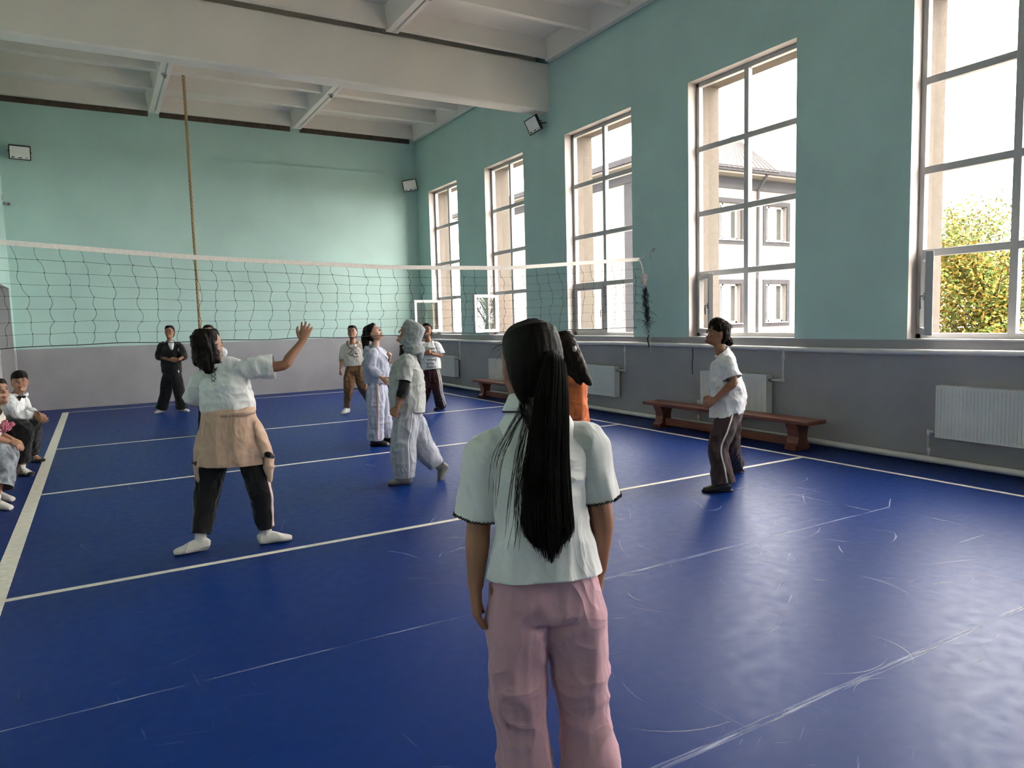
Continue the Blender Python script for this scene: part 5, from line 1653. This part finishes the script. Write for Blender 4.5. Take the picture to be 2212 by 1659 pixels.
stroke_print('script_print', [[(-93, -40), (-83, -70), (-53, -85), (-18, -70), (2, -55), (32, -55), (57, -70)], [(-18, -60), (-33, -15), (-48, 20), (-68, 30), (-80, 15), (-68, 0)], [(-50, -15), (-15, -18)],
    [(17, -15), (42, -25), (67, -25), (32, 15), (77, 10)], [(27, -40), (17, -5), (2, 35), (-8, 50)], [(-58, 70), (-38, 50), (-8, 50), (32, 70), (72, 80), (92, 60), (87, 40)], [(-6, 8), (-2, 12)], [(40, 12), (62, 20), (80, 10), (76, -8)]],
    beige['top_obj'].data, (-0.1045, -0.6223, 1.0781), (0.8599, -0.5046, -0.0765), (0.1113, 0.0390, 0.9930), (0.3006, 0.9529, -0.0392), 0.00092, 0.0042, PRINTB, beige['top_obj'])
cowl = Blob().loft([(0.0023, -0.0285, 1.2490), (-0.0244, -0.1337, 1.2040), (-0.0082, -0.2051, 1.1651), (0.0269, -0.2445, 1.1486), (0.0735, -0.2526, 1.1626), (0.1260, -0.2211, 1.1993), (0.1678, -0.1246, 1.2438)], [0.024, 0.026, 0.026, 0.022, 0.026, 0.026, 0.024], seg=12, n=4).mesh('hood_edge', 0.006, 2)
put_mesh('hood_edge', cowl, cloth('hood_lining', (0.30, 0.235, 0.185)), beige['top_obj'])

# text
txt = dict(label='girl in a white printed tee and maroon striped trousers before the far window', base=(4.9444, 11.4273, 0.0), voxel=0.0065, seed=38, skin='b',
    face=(-0.5763, -0.7728, 0.2660), J=dict(head=(-0.0116, -0.0068, 1.4026), neck=(-0.0058, -0.0276, 1.2351), shR=(-0.1206, 0.0325, 1.1749), shL=(0.1142, -0.1039, 1.1676),
    elR=(-0.1839, 0.0246, 0.9703), wrR=(-0.1490, -0.1997, 1.0147), elL=(0.1613, -0.1751, 0.9676), wrL=(-0.0567, -0.2417, 1.0116),
    hem=(0.0083, -0.0880, 0.7325), hipR=(-0.0455, -0.0650, 0.6545), hipL=(0.0581, -0.1252, 0.6512), knR=(-0.0873, -0.0353, 0.3743), knL=(0.0741, -0.1627, 0.3798),
    anR=(-0.0609, 0.3096, 0.0750), anL=(0.2540, 0.1112, 0.0750)), toeR=(-0.7280, -0.6856, -0.0000), toeL=(-0.9031, -0.4295, -0.0000),
    hands=dict(R=dict(dir=(0.7933, -0.5557, 0.2488), palm=(0.5018, 0.8583, 0.1073), curl=0.9, thumb=0.8), L=dict(dir=(-0.9011, 0.4084, 0.1456), palm=(0.5024, 0.8646, 0.0098), curl=0.9, thumb=0.8)),
    hair=dict(),
    top=dict(mat=WHITE_TEE2, hem_w=0.165, hem_d=0.13, mid_w=0.168, chest_w=0.16, chest_d=0.13, sl=0.92, sl_r=(0.075, 0.088), fold=0.008),
    bottom=dict(mat=MAROON, r=[0.100, 0.098, 0.092, 0.090, 0.092], cuff_t=1.0, stripes=[('L', (0.3926, -0.9191, 0.0324), 0.014, WHITEP, -0.030), ('L', (0.3926, -0.9191, 0.0324), 0.014, WHITEP, 0.0), ('L', (0.3926, -0.9191, 0.0324), 0.014, WHITEP, 0.030)]),
    feet=dict(L=dict(kind='sock', mat=SOCKB), R=dict(kind='sock', mat=SOCKB)))
person(txt)
for k, (wd, px_) in enumerate((('Nheart', (-0.2528, -0.4787, 1.1002)), ('ery', (-0.1808, -0.5269, 1.0368)), ('artwo', (-0.2460, -0.5025, 0.9088)), ('lphia', (-0.2538, -0.5048, 0.8440)), ('istory', (-0.2577, -0.5085, 0.7868)))):
    print_text('lettering', wd, txt['top_obj'].data, px_, (0.8656, -0.5007, -0.0069), (0.0682, 0.0642, 0.9956), (0.4002, 0.9150, -0.0512), 0.066, PRINTK, txt['top_obj'])
P_, (hr_, hf_, hu_) = txt['P'], txt['axes']
gl_ = MB()
for sx in (-1, 1):
    gl_.tube([P_(sx * 0.033 + 0.024 * math.cos(a), 0.097, 0.008 + 0.019 * math.sin(a)) for a in np.linspace(0, 2 * math.pi, 15)], 0.0022, 5, cap=False)
    gl_.tube([P_(sx * 0.057, 0.096, 0.012), P_(sx * 0.079, 0.05, 0.012), P_(sx * 0.080, -0.01, 0.008)], 0.002, 5)
gl_.tube([P_(-0.009, 0.098, 0.012), P_(0.009, 0.098, 0.012)], 0.0022, 5)
gl_.build('eyeglasses', M_BLACK, txt['root'], smooth=True)

# black
black = dict(label='girl in a black tracksuit and white socks standing by the far wall', base=(1.1229, 14.6818, 0.0), voxel=0.0065, seed=44, skin='b',
    face=(-0.3288, -0.9269, 0.1807), J=dict(head=(0.0469, -0.0009, 1.4855), neck=(0.0432, -0.0157, 1.3227), shR=(-0.0952, 0.0575, 1.2585), shL=(0.1945, -0.1107, 1.2495),
    elR=(-0.1544, 0.0696, 1.0460), wrR=(-0.0048, -0.2546, 0.9894), elL=(0.2541, -0.1676, 1.0333), wrL=(0.1415, -0.3395, 0.9849),
    hem=(0.0331, -0.0705, 0.7402), hipR=(-0.0385, -0.0360, 0.6738), hipL=(0.1101, -0.1223, 0.6692), knR=(-0.0893, -0.0387, 0.3668), knL=(0.1261, -0.1637, 0.3601),
    anR=(-0.1675, 0.0617, 0.0750), anL=(0.1610, -0.0554, 0.0750)), toeR=(-0.6953, -0.7187, -0.0000), toeL=(0.6241, -0.7813, 0.0000),
    hands=dict(R=dict(dir=(0.8162, -0.5500, -0.1769), palm=(0.4967, 0.8445, 0.2002), curl=0.5, thumb=0.7), L=dict(dir=(-0.8843, 0.4288, -0.1847), palm=(0.4967, 0.8445, 0.2002), curl=0.6, thumb=0.7)),
    hair=dict(),
    top=dict(name='track_jacket', mat=BLACKC, hem_w=0.172, hem_d=0.125, mid_w=0.178, chest_w=0.175, chest_d=0.13, slR=1.42, slL=1.42, sl_r=(0.074, 0.066), cuff_r=0.052, fold=0.008, neck_r=0.075, neck_cut=0.0, neck_tilt=0.6, neck_rad=0.10,
        extra=[[(*(-0.0658, 0.1135, 1.2908), 0.04), (*(-0.0314, -0.0151, 1.2485), 0.034), (*(0.0109, -0.1260, 1.1976), 0.02)], [(*(0.1729, -0.0252, 1.2834), 0.04), (*(0.1242, -0.1055, 1.2437), 0.034), (*(0.0699, -0.1603, 1.1957), 0.02)]]),
    bottom=dict(mat=BLACKC, r=[0.105, 0.102, 0.094, 0.094, 0.104], cuff_t=0.98),
    feet=dict(L=dict(kind='sock', mat=SOCKW), R=dict(kind='sock', mat=SOCKW)))
person(black)
me = Blob().loft([(0.0543, -0.0636, 1.3144), (0.0538, -0.1265, 1.2640), (0.0535, -0.1716, 1.1967), (0.0506, -0.1815, 1.1630)], [(0.05, 0.02), (0.052, 0.02), (0.032, 0.02), (0.01, 0.015)], uref=(0.8644, -0.5021, -0.0268), seg=14, n=4).mesh('white_undershirt', 0.006, 2)
put_mesh('white_undershirt', me, WHITE_TEE2, black['root'])
for pp, src in (((0.1212, -0.6555, 1.1791), black['top_obj']), ((0.0975, -0.6833, 0.7797), black['top_obj'])):
    stroke_print('small_emblem', [[(0, -14), (0, 0), (-5, 14)], [(0, 0), (6, 14)], [(-7, -2), (7, -2)], [(-2, -19), (2, -19)]], src.data, pp, (0.8644, -0.5021, -0.0268), (0.0682, 0.0642, 0.9956), (0.0871, 0.9954, -0.0410), 0.0016, 0.006, WHITEP, src)

# hidden
hidden = dict(label='person in dark clothes almost hidden behind the girl with the raised arm', base=(1.2437, 11.0910, 0.0), voxel=0.0065, seed=49, skin='a', hair_mat=M_HAIR2,
    face=(-0.1753, -0.9283, 0.3278), J=dict(head=(0.1560, 0.0924, 1.4645), neck=(0.1508, 0.0787, 1.3039), shR=(0.0528, 0.0137, 1.2492), shL=(0.2480, 0.1317, 1.2381),
    elR=(0.0327, -0.0246, 0.9923), wrR=(0.0969, -0.1903, 0.8708), elL=(0.2534, 0.1011, 0.9743), wrL=(0.1817, -0.1012, 0.8606),
    hem=(0.1223, 0.0430, 0.8026), hipR=(0.0626, 0.0191, 0.6871), hipL=(0.1673, 0.0619, 0.6767), knR=(0.0246, 0.0194, 0.3670), knL=(0.1569, 0.0344, 0.3541),
    anR=(0.0002, 0.0530, 0.0750), anL=(0.1800, 0.1766, 0.0750)), toeR=(-0.4115, -0.9114, 0.0000), toeL=(-0.1431, -0.9897, 0.0000),
    hands=dict(R=dict(palm=(0.4967, 0.8445, 0.2002), curl=0.6), L=dict(palm=(0.4967, 0.8445, 0.2002), curl=0.6)), hair=dict(),
    top=dict(mat=BLACKC, sl=0.7), bottom=dict(mat=BLACKC, r=[0.09, 0.085, 0.075, 0.07, 0.068], cuff_t=1.0),
    feet=dict(L=dict(kind='sock', mat=SOCKB), R=dict(kind='sock', mat=SOCKB)))
person(hidden)

# orange
orange = dict(label='girl in an orange hoodie with clipped dark hair, half hidden by the ponytail', base=(3.1738, 4.5047, 0.0), voxel=0.0055, seed=55, skin='b', hair_mat=M_HAIR2,
    face=(-0.2900, 0.9536, 0.0809), J=dict(head=(-0.0884, 0.0667, 1.3216), neck=(-0.0796, 0.0345, 1.1724), shL=(-0.1241, 0.1652, 1.0674), shR=(-0.0756, -0.1165, 1.0811),
    elL=(-0.1369, 0.1949, 0.8355), wrL=(-0.1019, 0.2491, 0.6594), elR=(-0.1152, -0.1647, 0.8438), wrR=(-0.1586, -0.0758, 0.6764), chest=(-0.0921, -0.0019, 0.9756),
    hem=(-0.1165, -0.0493, 0.6079), hipL=(-0.1440, 0.0393, 0.5265), hipR=(-0.0891, -0.1182, 0.5433), knL=(-0.1571, 0.0550, 0.2705), knR=(0.0092, -0.1542, 0.2973),
    anL=(-0.0725, 0.2187, 0.0750), anR=(0.3235, 0.0899, 0.0800)), toeL=(-0.4677, 0.8839, 0.0000), toeR=(0.2164, 0.9763, 0.0000),
    hands=dict(L=dict(palm=(0.9635, 0.2548, -0.0824)), R=dict(palm=(-0.4139, 0.9098, -0.0303))),
    hair=dict(amp=0.003, freq=(38, 38, 7), tubes=[[(*(-0.0997, -0.0388, 1.3593), 0.07), (*(-0.1092, -0.1226, 1.2815), 0.062), (*(-0.1082, -0.1898, 1.1977), 0.055), (*(-0.0837, -0.2234, 1.1224), 0.042), (*(-0.0633, -0.2517, 1.0748), 0.026), (*(-0.0471, -0.2633, 1.0539), 0.008)],
        [(*(-0.1399, -0.0336, 1.2980), 0.055), (*(-0.1509, -0.1073, 1.1966), 0.045), (*(-0.1157, -0.1969, 1.0886), 0.025), (*(-0.1061, -0.2175, 1.0549), 0.008)]]),
    top=dict(name='hoodie', mat=ORANGE, hem_w=0.165, hem_d=0.14, mid_w=0.165, mid_d=0.14, chest_w=0.15, chest_d=0.125, sl=1.9, sl_r=(0.074, 0.066), cuff_r=0.045, fold=0.011, ffreq=(12, 12, 5), neck_r=0.075,
        extra=[[(*(-0.1090, 0.1193, 1.1559), 0.05), (*(-0.1271, -0.0462, 1.1366), 0.055), (*(-0.1088, -0.1166, 1.1182), 0.06), (*(-0.1486, -0.1353, 1.0525), 0.05)]]),
    bottom=dict(mat=BLACKC, r=[0.105, 0.10, 0.085, 0.08, 0.075], cuff_t=0.9),
    feet=dict(L=dict(kind='sock', mat=SOCKW), R=dict(kind='sock', mat=cloth('skin_tone_sock', (0.35, 0.22, 0.15)))))
person(orange)
put_mesh('hair_clip', Blob().ell((-0.1293, -0.1706, 1.3215), (0.02, 0.012, 0.025), None, 12, 8).mesh('hair_clip', 0), mat('clear_clip', (0.25, 0.23, 0.21), 0.15), orange['root'])

# boy
boy = dict(label='boy in a white shirt and bow tie seated on the left bench, leaning forward', base=(-0.9808, 9.9975, 0.0), voxel=0.0055, seed=60, skin='a',
    face=(0.1104, -0.9814, 0.1569), J=dict(head=(0.2054, -0.3887, 1.0017), neck=(0.1627, -0.3554, 0.8623), shR=(0.1125, -0.4920, 0.8308), shL=(0.1839, -0.2209, 0.8238),
    elR=(0.1818, -0.5731, 0.6588), wrR=(0.3350, -0.6178, 0.6341), elL=(0.2503, -0.3332, 0.6702), wrL=(0.3492, -0.5551, 0.6470), chest=(0.1011, -0.3581, 0.7169), waist=(0.0128, -0.3191, 0.6013),
    hem=(-0.0363, -0.2975, 0.5360), hipR=(-0.0269, -0.4093, 0.5170), hipL=(-0.0408, -0.1814, 0.5125), knR=(0.2298, -0.6854, 0.5139), knL=(0.2772, -0.3629, 0.5339),
    anR=(0.1707, -0.6222, 0.0750), anL=(0.2153, 0.2750, 0.0750)), toeR=(0.5931, -0.8052, 0.0000), toeL=(0.6299, -0.7767, 0.0000),
    hands=dict(R=dict(dir=(0.7255, -0.5774, -0.3746), palm=(0.4575, 0.8076, -0.3720), curl=0.35, thumb=0.5), L=dict(dir=(0.5223, -0.8021, -0.2896), palm=(-0.4829, -0.8142, -0.3224), curl=0.35, thumb=0.4)),
    hair=dict(amp=0.004, rows=[(0.128, 0.014, 0.030, -0.035), (0.119, 0.052, 0.070, -0.080), (0.100, 0.070, 0.098, -0.104), (0.075, 0.0775, 0.101, -0.113), (0.058, 0.0785, 0.070, -0.114),
                (0.025, 0.079, 0.018, -0.112), (-0.01, 0.074, -0.012, -0.100), (-0.04, 0.062, -0.040, -0.088)]),
    top=dict(name='shirt', mat=WHITE_TEE2, hem_w=0.165, hem_d=0.12, chest_w=0.165, chest_d=0.125, slR=1.93, slL=1.9, sl_r=(0.070, 0.058), cuff_r=0.040, fold=0.009, neck_r=0.060, neck_cut=0.02),
    bottom=dict(mat=BLACKC, r=[0.105, 0.100, 0.090, 0.085, 0.080], cuff_t=0.82),
    feet=dict(L=dict(kind='sock', mat=SOCKW, h=0.05), R=dict(kind='sock', mat=SOCKW, h=0.05)))
person(boy)
P_, (hr_, hf_, hu_) = boy['P'], boy['axes']
for sx in (-1, 1):
    m_ = Blob().loft([P_(sx * 0.062, -0.02, -0.135), P_(sx * 0.045, 0.045, -0.150), P_(sx * 0.018, 0.075, -0.172)], [(0.012, 0.02), (0.012, 0.02), (0.008, 0.012)], uref=hr_, seg=10, n=4).mesh('collar', 0.0045, 2)
    put_mesh('collar', m_, WHITE_TEE2, boy['top_obj'])
put_mesh('bow_tie', Blob().ell(P_(-0.022, 0.075, -0.170), (0.022, 0.010, 0.016), (hr_, hf_, hu_)).ell(P_(0.022, 0.075, -0.170), (0.022, 0.010, 0.016), (hr_, hf_, hu_)).ell(P_(0, 0.078, -0.170), 0.009).mesh('bow_tie', 0.003, 1), BLACKC, boy['root'])
for sd in 'LR':
    an, td = Vector(boy['J']['an' + sd]), Vector(boy['toe' + sd]).normalized()
    toe = an + td * 0.150 - Vector((0, 0, 0.052))
    put_mesh('sock_toe', Blob().ell(toe, (0.030, 0.046, 0.024), (td, td.cross(Vector((0, 0, 1))), Vector((0, 0, 1)))).mesh('sock_toe', 0.004, 1), SOCKB, boy['root'])
    for k in range(4):
        q = an + td * (0.03 + 0.028 * k) + Vector((0, 0, -0.02 - 0.008 * k)) + td.cross(Vector((0, 0, 1))) * (0.036 if k % 2 else 0.020)
        put_mesh('sock_spot', Blob().ell(q, (0.011, 0.006, 0.008), None, 8, 6).mesh('sock_spot', 0), PRINTB, boy['root'])

# girl
girl = dict(label='girl at the left edge in acid-washed denim with a pink rose, looking up', base=(-0.9702, 8.0470, 0.0), voxel=0.0055, seed=66, skin='a',
    face=(0.5592, -0.7941, 0.2379), J=dict(head=(0.1474, 0.0474, 1.0047), neck=(0.0967, 0.0617, 0.8606), shR=(0.0650, -0.0634, 0.8199), shL=(0.0976, 0.2169, 0.7973),
    elR=(0.0826, -0.1183, 0.6121), wrR=(0.2146, -0.0965, 0.5521), elL=(0.1114, 0.2104, 0.5884), wrL=(0.2127, 0.0221, 0.5668),
    hem=(-0.0538, 0.1121, 0.5098), hipR=(-0.0574, 0.0070, 0.4823), hipL=(-0.0767, 0.2260, 0.4743), knR=(0.1546, -0.1776, 0.4422), knL=(0.1538, 0.1013, 0.4437),
    anR=(0.0956, -0.3668, 0.0750), anL=(0.0725, 0.0096, 0.0750)), toeR=(0.7085, -0.7057, 0.0000), toeL=(0.7428, -0.6695, 0.0000),
    hands=dict(R=dict(dir=(0.7985, -0.4966, -0.3403), palm=(0.0308, 0.1062, -0.9939), curl=0.5), L=dict(dir=(0.7985, -0.4966, -0.3403), palm=(-0.1645, -0.2321, -0.9587), curl=0.5)),
    hair=dict(),
    top=dict(name='blouse', mat=CREAM_KNIT, sl=0.8, sl_r=(0.072, 0.078)),
    bottom=dict(mat=DENIM, r=[0.115, 0.110, 0.105, 0.112, 0.118], cuff_t=0.70),
    feet=dict(L=dict(kind='sock', mat=SOCKW), R=dict(kind='sock', mat=SOCKW)))
person(girl)
rose = Blob()
rc = Vector((0.1788, -0.1871, 0.7082))
for k in range(9):
    a_ = k * 2.4
    rr_ = 0.006 + 0.0052 * k
    rose.ell(rc + Vector((0.8644, -0.5021, -0.0268)) * rr_ * math.cos(a_) + Vector((0.0682, 0.0642, 0.9956)) * rr_ * math.sin(a_) + Vector((0.4981, 0.8624, -0.0897)) * 0.006 * k, (0.026, 0.014, 0.022), (Vector((0.8644, -0.5021, -0.0268)), Vector((0.4981, 0.8624, -0.0897)), Vector((0.0682, 0.0642, 0.9956))), 10, 7)
me = rose.mesh('pink_rose', 0.004, 1); displace(me, folds(0.010, (45, 45, 45), 3))
put_mesh('pink_rose', me, cloth('pink_petals', (0.55, 0.16, 0.22)), girl['root'])
# ------------------------------------------------------------------ hero details: ponytail, loose strands, collar, trims
def strand_bundle(path, widths, depths, side, n, r, seed, tail=0.0, jit=0.3):
    """many thin hair strands following a path, spread over an elliptical section"""
    R_ = random.Random(seed)
    out = MB()
    C = crom([np.array(p) for p in path], 6)
    Wd = crom([np.array([a, b]) for a, b in zip(widths, depths)], 6)
    sv = Vector(side).normalized()
    m = len(C)
    for k in range(n):
        a = R_.uniform(0, 2 * math.pi); q = R_.uniform(0.72, 1.04)
        ph = R_.uniform(0, 6.28)
        end = m - int((abs(math.cos(a)) ** 1.6 * tail + R_.random() ** 1.5 * 0.14) * m)
        pts = []
        for i in range(0, max(end, 6)):
            t = Vector(C[min(i + 1, m - 1)] - C[max(i - 1, 0)]).normalized()
            w = t.cross(sv).normalized()
            drift = 0.05 * math.sin(i * 0.22 + ph)
            pts.append(tuple(Vector(C[i]) + sv * (Wd[i][0] * q * math.cos(a + drift)) + w * (Wd[i][1] * q * math.sin(a + drift))))
        out.tube(pts, [r] * (len(pts) - 2) + [r * 0.7, r * 0.3], 4, cap=False)
    return out
hr_root = hero['root']
W_ = [0.018, 0.034, 0.047, 0.056, 0.066, 0.070, 0.050]
D_ = [0.018, 0.034, 0.038, 0.038, 0.034, 0.030, 0.016]
core = Blob().loft([Vector(p) for p in HERO_PONY[:-1]] + [lerp(HERO_PONY[-2], HERO_PONY[-1], 0.55)], list(zip([w * 0.92 for w in W_[:-1]] + [0.022], [d * 0.9 for d in D_[:-1]] + [0.010])), uref=HERO_SIDE, seg=24, n=6)
me = core.mesh('ponytail', 0.004, 2)
displace(me, folds(0.004, (75, 75, 5), 91))
pony = put_mesh('ponytail', me, M_HAIR, hr_root)
st = strand_bundle(HERO_PONY, W_, D_, HERO_SIDE, 900, 0.0011, 4, tail=0.16).build('hair_strands', M_HAIR, pony, smooth=True)
st['kind'] = 'stuff'
tie = MB()
for k in range(3):
    c0 = HERO_TIE + Vector((0, 0, -0.004 * k))
    tie.tube([c0 + Vector(HERO_SIDE) * 0.020 * math.cos(a) + Vector((0, 0, 1)) * 0.020 * math.sin(a) for a in np.linspace(0, 2 * math.pi, 13)], 0.005, 6, cap=False)
tie.build('hair_tie', BLACKC, hr_root, smooth=True)
rl = random.Random(17)
loose = MB()
for path in HERO_LOOSE:
    for k in range(22):
        off = Vector((rl.uniform(-0.02, 0.02), rl.uniform(-0.008, 0.004), rl.uniform(-0.02, 0.02)))
        pts = [Vector(p) + off * (0.15 + 0.25 * i) + Vector((rl.uniform(-0.006, 0.006), rl.uniform(-0.003, 0.003), 0)) for i, p in enumerate(path)]
        cc = crom([np.array(p) for p in pts], 6)
        cc = cc[: len(cc) - rl.randrange(0, 12)]
        loose.tube([tuple(c) for c in cc], [0.00055] * (len(cc) - 1) + [0.0002], 4, cap=False)
lo_ = loose.build('loose_strands', M_HAIR, hr_root, smooth=True)
lo_['kind'] = 'stuff'
# flyaway hairs over the crown
fly = MB()
P_, (hr_, hf_, hu_) = hero['P'], hero['axes']
for k in range(46):
    th = rl.uniform(-1.3, 1.3); ph = rl.uniform(-0.9, 0.9)
    d0 = (hr_ * math.sin(th) + hu_ * math.cos(th)) * math.cos(ph) - hf_ * math.sin(ph)
    p0 = P_(0, -0.015, 0.015) + Vector((d0.x, d0.y, d0.z)) * 0.098
    tang = (d0.cross(hf_)).normalized()
    L = rl.uniform(0.02, 0.06)
    fly.tube([p0, p0 + tang * L * 0.4 + d0 * 0.012, p0 + tang * L + d0 * rl.uniform(0.004, 0.018)], [0.0004, 0.0003, 0.00015], 3, cap=False)
fo = fly.build('flyaway_hair', M_HAIR, hr_root, smooth=True)
fo['kind'] = 'stuff'
# polo collar folded down round the neck, with a dark crochet edge
J = hero['J']
nk = Vector(J['neck'])
top_me = hero['top_obj'].data
ax_ = Vector((0, 0, 1))
fwd_h = Vector((CF.x, CF.y, 0)).normalized() * 0.97 - Vector((CR.x, CR.y, 0)).normalized() * 0.24
rgt_h = fwd_h.cross(ax_).normalized()
def collar_pt(a, r, z):
    return nk + rgt_h * (r * 1.08 * math.sin(a)) - fwd_h * (r * math.cos(a)) + ax_ * z
rings = [(0.060, 0.004), (0.060, 0.030), (0.063, 0.036), (0.069, 0.032), (0.078, 0.010), (0.088, -0.012)]
cv_, cf_ = [], []
NA = 49
AA = np.linspace(-2.5, 2.5, NA)
for r_, z_ in rings:
    for a in AA:
        dz = -0.018 * (a / 2.5) ** 2
        cv_.append(tuple(collar_pt(a, r_, z_ + dz)))
for i in range(len(rings) - 1):
    for k in range(NA - 1):
        q = i * NA + k
        cf_.append((q, q + 1, q + 1 + NA, q + NA))
col_ = mesh_obj('collar', cv_, cf_, WHITE_TEE, hero['top_obj'], smooth=True)
md = col_.modifiers.new('thickness', 'SOLIDIFY'); md.thickness = 0.003
def scallop(name, pts, parent, r=0.0036, amp=0.0022, outward=None):
    mb = MB()
    cc = crom([np.array(p) for p in pts], 4)
    mb.tube([tuple(Vector(c) + (Vector(outward) if outward is not None else Vector((0, 0, -1))) * (amp * (1 if k % 2 else -1))) for k, c in enumerate(cc)], r, 5)
    return mb.build(name, PRINTK, parent)
scallop('crochet_edge', [collar_pt(a, 0.0885, -0.013 - 0.018 * (a / 2.5) ** 2) for a in AA], col_, 0.0022, 0.0016)
# crochet edging on the two sleeve hems: follow the open boundary loops of the shirt
bm = bmesh.new(); bm.from_mesh(top_me)
be = [e for e in bm.edges if e.is_boundary]
adj = {}
for e in be:
    for v in e.verts:
        adj.setdefault(v.index, []).append(e.other_vert(v).index)
bm.verts.ensure_lookup_table()
seen = set(); loops = []
for s_ in adj:
    if s_ in seen: continue
    loop = [s_]; seen.add(s_); cur = s_
    while True:
        nx = [q for q in adj[cur] if q not in seen]
        if not nx: break
        cur = nx[0]; seen.add(cur); loop.append(cur)
    loops.append(loop)
for loop in loops:
    pts = [Vector(bm.verts[i].co) for i in loop]
    c = sum(pts, Vector()) / len(pts)
    for sd in 'LR':
        e_ = lerp(J['sh' + sd], J['el' + sd], 0.86 if sd == 'L' else 0.76)
        if (c - e_).length < 0.08 and len(pts) > 25:
            ax2 = (Vector(J['el' + sd]) - Vector(J['sh' + sd])).normalized()
            step = max(1, len(pts) // 56)
            pp = pts[::step] + [pts[0]]
            mb = MB()
            mb.tube([tuple(p + ax2 * (0.004 if k % 2 else -0.002) + (p - c).normalized() * 0.002) for k, p in enumerate(pp)], 0.0024, 5)
            mb.build('crochet_edge', PRINTK, hero['top_obj'])
bm.free()
